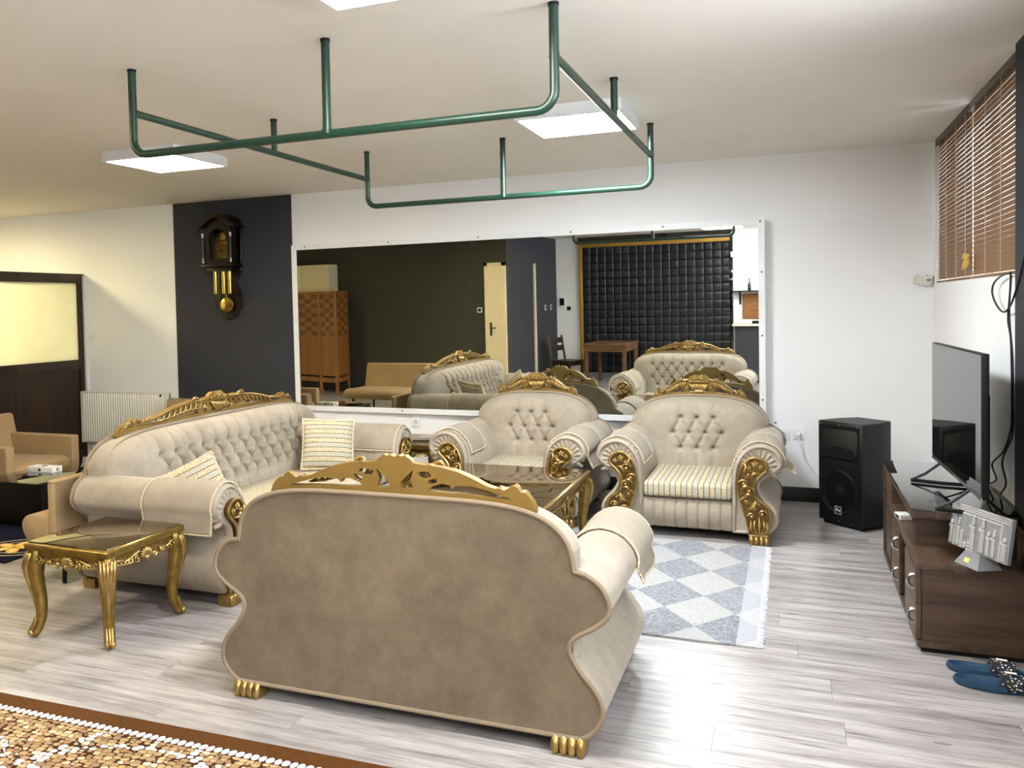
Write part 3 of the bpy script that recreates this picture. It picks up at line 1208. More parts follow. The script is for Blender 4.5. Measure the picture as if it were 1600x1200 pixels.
# ------------------------------------------------------------------ mirror on the back wall
def mirror_wall():
    x0, x1, z0, z1 = -4.465, -.19, .600, 2.203
    t = thing('wall_mirror', 'wide wall mirror of two panes in a white frame above the armchairs', 'mirror', ((x0 + x1) / 2, D, 0))
    ox = (x0 + x1) / 2
    fw = .047
    n = Vector((math.sin(.0209), math.cos(.0209), math.sin(.0079))).normalized()
    c0 = Vector((0, -.062, (z0 + z1) / 2))

    def py(x, z):                      # the glass hangs slightly turned out of the wall plane
        return c0.y - (n.x * (x - c0.x) + n.z * (z - c0.z)) / n.y

    def slab(name, xa, xb, za, zb, mat, front, back):
        vs = []
        for x, z in ((xa, za), (xb, za), (xb, zb), (xa, zb)):
            vs.append((x, py(x, z) + front, z))
        for x, z in ((xa, za), (xb, za), (xb, zb), (xa, zb)):
            vs.append((x, -.0005 if back is None else py(x, z) + back, z))
        return MB().add(vs, [(0, 1, 2, 3), (7, 6, 5, 4), (0, 4, 5, 1), (1, 5, 6, 2), (2, 6, 7, 3), (3, 7, 4, 0)]).build(name, mat, t, 0)
    a, b = x0 - ox, x1 - ox
    slab('frame_top', a, b, z1 - fw, z1, 'frame_white', -.010, None)
    slab('frame_bottom', a, b, z0, z0 + fw, 'frame_white', -.010, None)
    slab('frame_left', a, a + fw, z0 + fw, z1 - fw, 'frame_white', -.010, None)
    slab('frame_right', b - fw, b, z0 + fw, z1 - fw, 'frame_white', -.010, None)

    def screw(x, z):
        y = py(x, z) - .010
        MB().cyl((x, y - .0015, z), (x, y + .004, z), .007, 10).build('screw', 'dark_steel', t)
    for i, x in enumerate((-4.312, -3.417, -2.534, -1.707, -.951, -.222)):
        screw(x - ox, 2.182)
        if i:
            screw(x - ox + .10, .625)
    for z in (1.793, 1.3, .8):
        screw(-.213 - ox, z)
    for xa, xb in ((a + .03, -2.602 - ox), (-2.600 - ox, b - .03)):
        slab('pane', xa, xb, z0 + .03, z1 - .03, 'mirror', 0.0, .004)
    return t


mirror_wall()


# ------------------------------------------------------------------ green pipe frame under the ceiling
def pipe_frame():
    xl, xr, xm, yf, yb, ym = -2.80, -.812, -1.782, 3.262, 5.703, 4.472
    zf, zs, r = 2.306, 2.502, .0185
    t = thing('pipe_frame', 'rectangular green painted pipe frame hanging from the ceiling', 'pipe', ((xl + xr) / 2, (yf + yb) / 2, zf))
    O = Vector(((xl + xr) / 2, (yf + yb) / 2, zf))

    def rel(pts):
        return [tuple(Vector(p) - O) for p in pts]
    for nm, y in (('front_rail', yf), ('rear_rail', yb)):
        p = [(xl, y, H)]
        for k in range(7):
            a = math.pi / 2 * k / 6
            p.append((xl + .07 * (1 - math.cos(a)), y, zf + .07 * (1 - math.sin(a))))
        for k in range(7):
            a = math.pi / 2 * k / 6
            p.append((xr - .07 * (1 - math.sin(a)), y, zf + .07 * (1 - math.cos(a))))
        p.append((xr, y, H))
        MB().tube(rel(p), r, 14).build(nm, 'green_pipe', t, 50)
        MB().tube(rel([(xm, y, H), (xm, y, zf + .03), (xm, y, zf)]), [r, r, r * 1.35], 14).build('hanger', 'green_pipe', t, 50)
    for x in (xl, xr):
        MB().tube(rel([(x, yf, zs), (x, yf + .03, zs), (x, yb - .03, zs), (x, yb, zs)]), [r * 1.2, r * .95, r * .95, r * 1.2], 14).build('side_bar', 'green_pipe', t, 50)
        MB().tube(rel([(x, ym, H), (x, ym, zs)]), r * .95, 14).build('hanger', 'green_pipe', t, 50)
    for (x, y) in ((xl, yf), (xm, yf), (xr, yf), (xl, yb), (xm, yb), (xr, yb), (xl, ym), (xr, ym)):
        MB().tube(rel([(x, y, H - .012), (x, y, H)]), r * 1.12, 14).build('collar', 'black_plastic', t, 50)


pipe_frame()


# ------------------------------------------------------------------ gilt tables
def gilt_table(name, label, cat, x0, x1, y0, y1, h, group):
    w, d = x1 - x0, y1 - y0
    t = thing(name, label, cat, ((x0 + x1) / 2, (y0 + y1) / 2, .0095 if name == 'coffee_table' else 0), 0, group)
    hx, hy = w / 2, d / 2
    # moulded top frame with glass
    prof = [(0, -.034), (-.004, -.020), (.0, -.010), (-.006, -.004), (-.02, 0.0), (-.05, 0.0), (-.05, -.034)]
    b = MB()
    n = len(prof)
    cs = [(-1, -1), (1, -1), (1, 1), (-1, 1)]
    vs = [(sx * (hx + o), sy * (hy + o), h + z) for sx, sy in cs for o, z in prof]
    fs = []
    for c in range(4):
        c2 = (c + 1) % 4
        for i in range(n):
            j = (i + 1) % n
            fs.append((c * n + i, c2 * n + i, c2 * n + j, c * n + j))
    b.add(vs, fs).build('top_frame', 'gold_table', t, 40)
    MB().box(-hx + .016, hx - .016, -hy + .016, hy - .016, h - .012, h + .0035, .0015).build('glass_top', 'glass_bronze', t)
    # aprons with shell carving
    for i, (L, ang) in enumerate(((w, 0), (d, math.pi / 2), (w, math.pi), (d, -math.pi / 2))):
        off = hy if i % 2 == 0 else hx
        half = L / 2 - .045
        ap = MB()
        top = h - .034
        bot = []
        for k in range(41):
            u = -1 + 2 * k / 40
            a = abs(u)
            z = top - .052 - .026 * math.exp(-(u / .22) ** 2) + .016 * math.cos(3 * math.pi * u) - .014 * max(0, a - .75) / .25
            bot.append((u * half, z))
        poly = bot + [(half, top), (-half, top)]
        ap.prism(poly, -off + .020, -off + .036)
        R = Matrix.Rotation(ang, 4, 'Z')
        a_ = ap.xf(R).build('apron', 'gold_table', t, 30)
        c = MB()
        yy = -off + .016
        zc = top - .055
        for k in range(-5, 6):
            an = math.radians(k * 17)
            leaf(c, (.008 * math.sin(an), zc + .0), (.044 * math.sin(an), zc + .044 * math.cos(an)), 0, yy, .0065, .008)
        for k in range(-2, 3):
            leaf(c, (k * .004, zc), (k * .009, zc - .034 + abs(k) * .006), 0, yy, .0055, .008)
        sc = min(1.0, half / .2)
        for s in (-1, 1):
            c_scroll(c, (s * .062, zc - .004), .022, math.pi / 2, -s, yy, .0058, 1.3)
            c_scroll(c, (s * (.062 + .050 * sc), zc + .004), .016, -math.pi / 2, s, yy, .005, 1.2)
            pts = spline([(s * .05, zc + .03), (s * .09, zc + .022), (s * (.09 + .06 * sc), zc + .006), (s * (half * .8), zc + .022), (s * half, zc + .006)], 5)
            c.tube(to3(pts, yy), taper(len(pts), .0062, .0045), 6)
            for k in range(5):
                xx = .10 + k * (half - .11) / 5
                leaf(c, (s * xx, zc + .012), (s * (xx + .026), zc - .012 + .004 * k), -.3 * s, yy, .0055, .006)
        c.xf(R).build('carving', 'gold', a_, 60)
    # cabriole legs
    for sx, sy in cs:
        path = [(.0, h - .030, .036), (.008, h - .06, .043), (.016, h - .10, .046), (.016, h - .15, .042), (.006, h - .21, .036), (-.006, h - .28, .031), (-.010, .13, .028), (-.004, .085, .027), (.012, .045, .0275), (.028, .027, .0265), (.036, .024, .021)]
        pp = spline([(o, z, r) for o, z, r in path], 3)
        cx, cy = sx * (hx - .045), sy * (hy - .045)
        k = 1 / math.sqrt(2)
        lg = MB().tube([(cx + sx * o * k, cy + sy * o * k, z) for o, z, r in pp], [r for _, _, r in pp], 10).build('leg', 'gold_table', t, 50)
        # leaf carving on the knee and curl at the toe, outward diagonal
        c = MB()
        for j, a in enumerate((-.9, -.45, 0, .45, .9)):
            ln = []
            for q in range(7):
                f = q / 6
                o, z, r = pp[int(2 + f * (10 if j != 2 else 15))]
                ang = math.atan2(sy, sx) + a * (1 - .45 * f)
                rr = r * 1.0
                ln.append((cx + sx * o * k + rr * math.cos(ang), cy + sy * o * k + rr * math.sin(ang), z))
            c.tube(ln, [.006, .011, .0125, .012, .0105, .0085, .004], 6)
        for j, a in enumerate((-.5, 0, .5)):
            ln = []
            for q in range(5):
                f = q / 4
                o, z, r = pp[int(20 + f * 7)]
                ang = math.atan2(sy, sx) + a
                ln.append((cx + sx * o * k + r * math.cos(ang), cy + sy * o * k + r * math.sin(ang), z))
            c.tube(ln, [.004, .008, .009, .008, .005], 6)
        an = math.atan2(sy, sx)
        tip = (cx + sx * .042 * k, cy + sy * .042 * k)
        for s in (-1, 1):
            c.ball((tip[0] + s * .013 * math.cos(an + math.pi / 2), tip[1] + s * .013 * math.sin(an + math.pi / 2), .026), .0145, 8, 6)
        c.build('carving', 'gold', lg, 60)
    return t


G = 'gilt carved tables with bronze glass tops'
gilt_table('side_table', 'gilt side table with bronze glass top at the near arm of the long sofa', 'table', -3.45, -2.925, 3.135, 3.70, .472, G)
gilt_table('coffee_table', 'gilt coffee table with bronze glass top between the loveseat and armchairs', 'table', -2.12, -1.225, 4.52, 5.735, .472, G)
gilt_table('corner_table', 'gilt corner table between the long sofa and the left armchair', 'table', -3.18, -2.62, 6.46, 7.02, .472, G)


# ------------------------------------------------------------------ rugs
def fine_rug(name, label, mat, x0, x1, y0, y1, h, parent_loc=None):
    t = thing(name, label, 'rug', ((x0 + x1) / 2, (y0 + y1) / 2, 0))
    w, d = (x1 - x0) / 2, (y1 - y0) / 2
    MB().box(-w, w, -d, d, .0005, h, .002).build('pile', mat, t)
    return t, w, d


def diamond_mat():
    m = NT('diamond_rug')
    tc = m.n('ShaderNodeTexCoord')
    sp = m.n('ShaderNodeSeparateXYZ')
    m.l(tc.outputs['Object'], sp.inputs[0])
    px, py = .345, .47
    a = m.math('ADD', m.math('DIVIDE', sp.outputs[0], px), m.math('DIVIDE', sp.outputs[1], py))
    b = m.math('SUBTRACT', m.math('DIVIDE', sp.outputs[0], px), m.math('DIVIDE', sp.outputs[1], py))
    fa, fb = m.math('FLOOR', a), m.math('FLOOR', b)
    par = m.math('MODULO', m.math('ABSOLUTE', m.math('ADD', fa, fb)), 2.0)
    cb = m.n('ShaderNodeCombineXYZ')
    m.l(fa, cb.inputs[0])
    m.l(fb, cb.inputs[1])
    wn = m.n('ShaderNodeTexWhiteNoise', noise_dimensions='2D')
    m.l(cb.outputs[0], wn.inputs['Vector'])
    nz = m.noise(tc.outputs['Object'], 70, 4, .75)
    n2 = m.noise(tc.outputs['Object'], 9, 4, .6)
    light = m.ramp(nz, [(.3, C(150, 149, 148)), (.6, C(180, 179, 177))])
    dark = m.ramp(nz, [(.38, C(98, 102, 111)), (.62, C(156, 158, 163))])
    c = m.mix(par, light, dark)
    tone = m.math('MULTIPLY', m.math('MULTIPLY', wn.outputs[0], n2), .55)
    c = m.mix(tone, c, C(182, 180, 177))
    # pale bands at the fringe end
    e = m.math('GREATER_THAN', sp.outputs[0], 1.06)
    c = m.mix(m.math('MULTIPLY', e, .6), c, C(190, 190, 193))
    m.col(c)
    m.set(Roughness=.95, Specular_IOR_Level=.1)
    m.bump(nz, .5, .006)
    return m.m


rt, rw, rd = fine_rug('diamond_rug', 'pale grey diamond patterned rug with fringe under the seating group', diamond_mat(), -2.45, -.16, 4.19, 5.945, .009)
fr = MB()
rng = random.Random(5)
for k in range(150):
    y = -rd + .006 + k * (2 * rd - .012) / 149
    fr.tube([(rw - .005, y, .005), (rw + .018, y + rng.uniform(-.004, .004), .004), (rw + .034 + rng.uniform(-.006, .006), y + rng.uniform(-.009, .009), .003)], [.0042, .0036, .002], 4)
o = fr.build('fringe', simple('rug_fringe', C(192, 192, 196), .9), rt)
o['kind'] = 'stuff'


def pebble_mat():
    m = NT('pebble_mosaic_rug')
    tc = m.n('ShaderNodeTexCoord')
    sp = m.n('ShaderNodeSeparateXYZ')
    m.l(tc.outputs['Object'], sp.inputs[0])
    x, y = sp.outputs[0], sp.outputs[1]
    cb = m.n('ShaderNodeCombineXYZ')
    m.l(m.math('MULTIPLY', x, .72), cb.inputs[0])
    m.l(y, cb.inputs[1])
    ed = m.n('ShaderNodeTexVoronoi', feature='DISTANCE_TO_EDGE')
    ed.inputs['Scale'].default_value = 45
    ed.inputs['Randomness'].default_value = .58
    m.l(cb.outputs[0], ed.inputs['Vector'])
    ce = m.n('ShaderNodeTexVoronoi')
    ce.inputs['Scale'].default_value = 45
    ce.inputs['Randomness'].default_value = .58
    m.l(cb.outputs[0], ce.inputs['Vector'])
    s2 = m.n('ShaderNodeSeparateXYZ')
    m.l(ce.outputs['Position'], s2.inputs[0])
    px = m.math('DIVIDE', s2.outputs[0], .72)
    py = s2.outputs[1]
    s3 = m.n('ShaderNodeSeparateColor')
    m.l(ce.outputs['Color'], s3.inputs[0])
    tan = m.ramp(s3.outputs[0], [(0, C(140, 112, 86)), (.3, C(160, 132, 96)), (.62, C(178, 153, 110)), (.85, C(188, 170, 132)), (1, C(200, 192, 176))])
    # white pebble curves
    white = None
    for (cx_, cy_, r) in ((.132, .265, .52), (-.53, .53, .13), (.05, .62, .285), (.95, .45, .36), (-1.2, .40, .4), (-.45, -.2, .5)):
        dd = m.math('ABSOLUTE', m.math('SUBTRACT', m.math('SQRT', m.math('ADD', m.math('POWER', m.math('SUBTRACT', px, cx_), 2), m.math('POWER', m.math('MULTIPLY', m.math('SUBTRACT', py, cy_), 1.0), 2))), r))
        k = m.math('LESS_THAN', dd, .013)
        white = k if white is None else m.math('MAXIMUM', white, k)
    c = m.mix(white, tan, C(214, 210, 204))
    gap = m.math('MAXIMUM', m.math('LESS_THAN', ed.outputs['Distance'], .042), m.math('GREATER_THAN', ce.outputs['Distance'], .62))
    c = m.mix(gap, c, C(62, 30, 14))
    wob = m.math('MULTIPLY', m.noise(tc.outputs['Object'], 22, 1), .012)
    ue = m.math('SUBTRACT', m.math('FRACT', m.math('DIVIDE', m.math('ADD', x, wob), .031)), .5)
    ve = m.math('DIVIDE', m.math('SUBTRACT', y, RUG_EDGE - .020), .019)
    e2 = m.math('ADD', m.math('POWER', m.math('DIVIDE', ue, .45), 2.0), m.math('POWER', ve, 2.0))
    row = m.mix(m.math('LESS_THAN', e2, 1.0), C(62, 30, 14), C(214, 210, 204))
    c = m.mix(m.math('GREATER_THAN', y, RUG_EDGE - .042), c, row)
    bord = m.math('GREATER_THAN', y, RUG_EDGE)
    nb = m.noise(m.coords('Object', (3, 40, 1)), 8, 3)
    c = m.mix(bord, c, m.ramp(nb, [(.3, C(70, 42, 16)), (.7, C(96, 60, 24))]))
    m.col(c)
    m.set(Roughness=.9, Specular_IOR_Level=.15)
    m.bump(m.math('MINIMUM', ed.outputs['Distance'], .2), .25, .01)
    return m.m


RUG_EDGE = .95 - .072
mt = fine_rug('pebble_rug', 'brown edged rug printed with a tan pebble mosaic in the near left corner', pebble_mat(), -4.6, .2, .74, 2.66, .006)[0]
mt.rotation_euler = (0, 0, math.radians(1.2))
mt.location.y -= .016


def floral_mat():
    m = NT('navy_floral_rug')
    tc = m.n('ShaderNodeTexCoord')
    sp = m.n('ShaderNodeSeparateXYZ')
    m.l(tc.outputs['Object'], sp.inputs[0])
    x, y = sp.outputs[0], sp.outputs[1]
    base = m.ramp(m.noise(tc.outputs['Object'], 60, 3), [(.3, C(14, 16, 30)), (.7, C(24, 28, 48))])
    rg = random.Random(11)
    c = base

    def ell(cx_, cy_, a, b, ang):
        ca, sa = math.cos(ang), math.sin(ang)
        dx, dy = m.math('SUBTRACT', x, cx_), m.math('SUBTRACT', y, cy_)
        u = m.math('DIVIDE', m.math('ADD', m.math('MULTIPLY', dx, ca), m.math('MULTIPLY', dy, sa)), a)
        v = m.math('DIVIDE', m.math('SUBTRACT', m.math('MULTIPLY', dy, ca), m.math('MULTIPLY', dx, sa)), b)
        return m.math('ADD', m.math('MULTIPLY', u, u), m.math('MULTIPLY', v, v))
    for (cx_, cy_) in ((.70, -.86), (-.10, -.80), (.75, -.10), (.72, .55)):
        for k in range(5):
            a = 2 * math.pi * k / 5 + .4
            e_ = ell(cx_ + .085 * math.cos(a), cy_ + .085 * math.sin(a), .075, .042, a)
            c = m.mix(m.math('LESS_THAN', e_, 1.0), c, C(214, 166, 84))
            c = m.mix(m.math('LESS_THAN', e_, .35), c, C(236, 204, 130))
        for r in (.2, .29):
            e_ = ell(cx_ + .05, cy_ + .02, r, r * .7, .5)
            ring = m.math('LESS_THAN', m.math('ABSOLUTE', m.math('SUBTRACT', e_, 1.0)), .07)
            c = m.mix(ring, c, C(206, 190, 160))
    m.col(c)
    m.set(Roughness=.95, Specular_IOR_Level=.1)
    m.bump(m.noise(tc.outputs['Object'], 200, 2), .3, .004)
    return m.m


fine_rug('floral_rug', 'dark navy rug with golden floral pattern under the black table', floral_mat(), -6.5, -4.62, 4.05, 6.35, .010)


# ------------------------------------------------------------------ tan seating round the black table
def tan_seat(name, label, cat, L, loc, rz, arms=(), depth=.82, h=.72, upright=False, dz=0.0):
    """front faces -y locally, origin at the front middle"""
    t = thing(name, label, cat, loc, rz, 'plain tan upholstered seats round the black table')
    hl = L / 2
    hw = hl - (.085 if -1 in arms else 0), hl - (.085 if 1 in arms else 0)
    pad = spline([(.0, .27), (-.012, .315), (.02, .350), (.10, .365), (.35, .355), (depth - .12, .34), (depth - .10, .24), (.25, .205), (.04, .232)], 4, True)
    if upright:
        pad = spline([(.0, .30), (-.012, .36), (.02, .40), (.07, .415), (.15, .41), (depth - .05, .40), (depth - .05, .25), (.15, .20), (.05, .24)], 4, True)
    MB().prism(pad, -hw[0], hw[1], .012, 'yz').build('seat', 'tan', t, 50)
    bk = [(depth - .055, .13), (depth - .055, h - .01), (depth - .045, h), (depth - .01, h), (depth, h - .01), (depth, .13)] if upright else [(depth - .20, .30), (depth - .105, h - .01), (depth - .06, h), (depth - .015, h - .02), (depth - .0, .30), (depth - .16, .24)]
    MB().prism(bk, -hl, hl, .014, 'yz').build('backrest', 'tan', t, 40)
    for s in arms:
        a = MB().box(-.042, .042, -.02, depth - .10, .205, .53, .014)
        a.xf(Matrix.Translation((s * (hl - .042), 0, 0))).build('armrest', 'tan', t, 45)
    for sx in (-1, 1):
        for yy, dy in (((.04, -.01), (depth - .04, .0)) if upright else ((.08, -.03), (depth - .14, .04))):
            MB().tube([(sx * (hl - .12), yy, .26), (sx * (hl - .10), yy + dy, .0)], [.018, .012], 10).build('leg', 'black_plastic', t)
    return t


tan_seat('tan_sofa', 'tan sofa whose plain back stands behind the long velvet sofa', 'sofa', 2.58, (-4.16, 5.07, 0), -math.pi / 2, depth=.25, h=.622, upright=True)
tan_seat('tan_sofa', 'tan sofa against the wall under the clock, beside the radiator', 'sofa', 1.20, (-5.13, 6.45, 0), 0, depth=.68, h=.725)
tan_seat('tan_armchair', 'tan armchair with block arms in front of the dark wood partition', 'armchair', .77, (-5.70, 5.415, .0105), math.pi / 2, arms=(-1, 1), depth=.84, h=.70)
tan_seat('tan_sofa', 'tan sofa seen in the mirror against the dark green wall', 'sofa', 1.15, (-5.52, 3.72, 0), math.pi, h=.69)


def black_table():
    t = thing('black_table', 'low black glass coffee table among the tan seats', 'table', (-5.37, 5.32, 0))
    MB().box(-.305, .305, -.54, .54, .328, .340, .002).build('glass_top', 'glass_black', t)
    MB().box(-.295, .295, -.53, .53, .03, .328, .004).build('body', 'black_plastic', t)
    MB().box(-.28, .28, -.50, .50, .0105, .03, .003).build('plinth', 'black_plastic', t)


black_table()


def white_box():
    t = thing('tissue_box', 'flat white box with gold medallions on the black table', 'box', (-5.46, 5.20, .340), math.radians(4))
    MB().box(-.125, .125, -.055, .055, .0008, .043, .002).build('box_body', 'white_plastic', t)
    for p, ax in (((0, -.0555, .022), 'y'), ((0, .0555, .022), 'y'), ((.1255, 0, .022), 'x'), ((-.1255, 0, .022), 'x')):
        s = -1 if (p[0] + p[1]) < 0 else 1
        MB().lathe([(.013, 0), (.013, .0012 * s), (.009, .002 * s)], p, 16, ax).build('medallion', 'brass', t)
    MB().lathe([(.026, .043), (.026, .0442), (.02, .045)], (0, 0, 0), 20).build('medallion', 'brass', t)


white_box()


# ------------------------------------------------------------------ radiator, partition, switch
def radiator():
    x0, x1 = -7.12, -5.97
    t = thing('radiator', 'white ribbed panel radiator on the wall beside the partition', 'radiator', ((x0 + x1) / 2, D, .17))
    w = (x1 - x0) / 2
    n = 34
    P = []
    pts = []
    for k in range(n):
        a = -w + .03 + k * (2 * w - .06) / n
        st = (2 * w - .06) / n
        pts += [(a, -.105), (a + st * .3, -.118), (a + st * .62, -.118), (a + st * .92, -.105)]
    pts = [(-w, -.105)] + pts + [(w, -.105)]
    b = MB()
    rows = [(.02, .010), (.045, 0), (.545, 0), (.57, .010)]
    g = np.array([[(x, (min(-.105, y) + ins if ins else y) if y > -.2 else y, z) for x, y in pts] for z, ins in rows])
    for r, (z, ins) in enumerate(rows):
        if ins:
            g[r, :, 1] = -.105
    b.grid(g)
    b.box(-w, w, -.105, -.03, .02, .03).box(-w, w, -.05, -.03, .03, .56)
    b.build('ribbed_panel', 'radiator', t, 30)
    MB().box(-w, -w + .012, -.108, -.03, .015, .575, .002).box(w - .012, w, -.108, -.03, .015, .575, .002).build('side_cover', 'radiator', t)
    g = MB()
    for k in range(46):
        x = -w + .02 + k * (2 * w - .04) / 45
        g.box(x - .003, x + .003, -.10, -.04, .568, .574)
    g.box(-w, w, -.108, -.098, .565, .576).box(-w, w, -.042, -.03, .565, .576).build('top_grille', 'radiator', t, 0)
    MB().box(-w + .1, -w + .14, -.03, -.001, .1, .5).box(w - .14, w - .1, -.03, -.001, .1, .5).build('wall_bracket', 'radiator', t, 0)
    v = MB().tube([(w - .06, -.108, .548), (w - .06, -.120, .548)], [.016, .014], 12).build('vent_cap', 'dark_steel', t)
    vv = MB().tube([(-w, -.07, .545), (-w - .05, -.07, .545)], .012, 10)
    vv.build('valve', 'white_plastic', t)
    p = MB()
    for dx in (.04, .075):
        p.tube([(-w + .02, -.06, .05 - .02 * dx), (-w - dx + .02, -.06, .045), (-w - dx + .02, -.06, -.165)], .009, 8)
    p.build('supply_pipe', 'radiator', t)


radiator()


def partition():
    X = -7.15
    t = structure(thing('trim_3', 'dark wood partition with a frosted glass pane beside the radiator', 'partition', (X, 6.1, 0)))
    del t['category']
    y0, y1 = -1.25, 1.315
    MB().box(-.035, .035, y1 - .085, y1, 0, 2.02, .004).build('post', 'dark_wood', t)
    MB().box(-.035, .035, y0, y0 + .085, 0, 2.02, .004).build('post', 'dark_wood', t)
    MB().box(-.035, .035, y0 + .085, y1 - .085, 1.92, 2.02, .004).build('top_rail', 'dark_wood', t)
    MB().box(-.035, .035, y0 + .085, y1 - .085, .99, 1.09, .004).build('middle_rail', 'dark_wood', t)
    MB().box(-.035, .035, y0 + .085, y1 - .085, .0, .1, .004).build('bottom_rail', 'dark_wood', t)
    for a, b in ((y0 + .085, .0), (.0, y1 - .085)):
        MB().box(-.012, .012, a + .003, b - .003, .1, .99).build('lower_panel', 'dark_wood', t, 0)
    MB().box(-.004, .004, y0 + .085, y1 - .085, 1.09, 1.92).build('pane', 'frosted', t, 0)
    structure(MB().box(-7.115, -7.085, D - .035, D, 0, 2.0, .003).build('trim_4', 'white_plastic'))


partition()


def wall_plate(name, label, x, z, y=D, w=.085, cat='switch', ry=0, face='-y', mat='white_plastic', dark=False, group=None):
    rot = {'-y': 0, '+y': math.pi, '+x': math.pi / 2}[face]
    t = thing(name, label, cat, (x, y, z), rot, group)
    h = w / 2
    MB().box(-h, h, -.010, -.0003, -h, h, .003).build('plate', mat, t)
    if cat == 'socket':
        MB().lathe([(.021, -.0102), (.020, -.004), (.004, -.004)], (0, 0, 0), 20, 'y').build('recess', simple('socket_recess', C(205, 205, 203), .5), t)
        for s in (-1, 1):
            MB().cyl((s * .0095, -.0112, .0), (s * .0095, -.009, 0), .003, 8).build('pin_hole', 'black_matte', t)
        MB().box(-.004, .004, -.0112, -.009, .012, .019).build('earth_clip', 'dark_steel', t, 0)
    else:
        MB().box(-h * .62, h * .62, -.014, -.009, -h * .62, h * .62, .002).build('rocker', 'black_plastic' if dark else mat, t)
    return t


wall_plate('light_switch', 'white light switch next to the partition', -7.03, 1.335)
wall_plate('wall_socket', 'white socket under the mirror frame, left of the armchairs', -3.197, .520, cat='socket')
wall_plate('wall_socket', 'empty white socket left of the plugged one by the loudspeaker', -.066, .523, cat='socket')
wall_plate('wall_socket', 'white socket with a plug in it by the loudspeaker', .042, .527, cat='socket')
pl = thing('power_plug', 'white plug and cable running behind the loudspeaker', 'plug', (.042, D - .012, .527))
MB().lathe([(.019, -.001), (.018, -.018), (.012, -.028), (.006, -.03)], (0, 0, 0), 16, 'y').build('plug_body', 'white_plastic', pl)
cp = spline([(.0, -.03, 0), (.008, -.042, -.05), (.02, -.03, -.12), (.045, -.03, -.19), (.085, -.035, -.25), (.135, -.05, -.315), (.22, -.07, -.40)], 6)
MB().tube(cp, .0035, 6).build('cable', 'cable_white', pl)


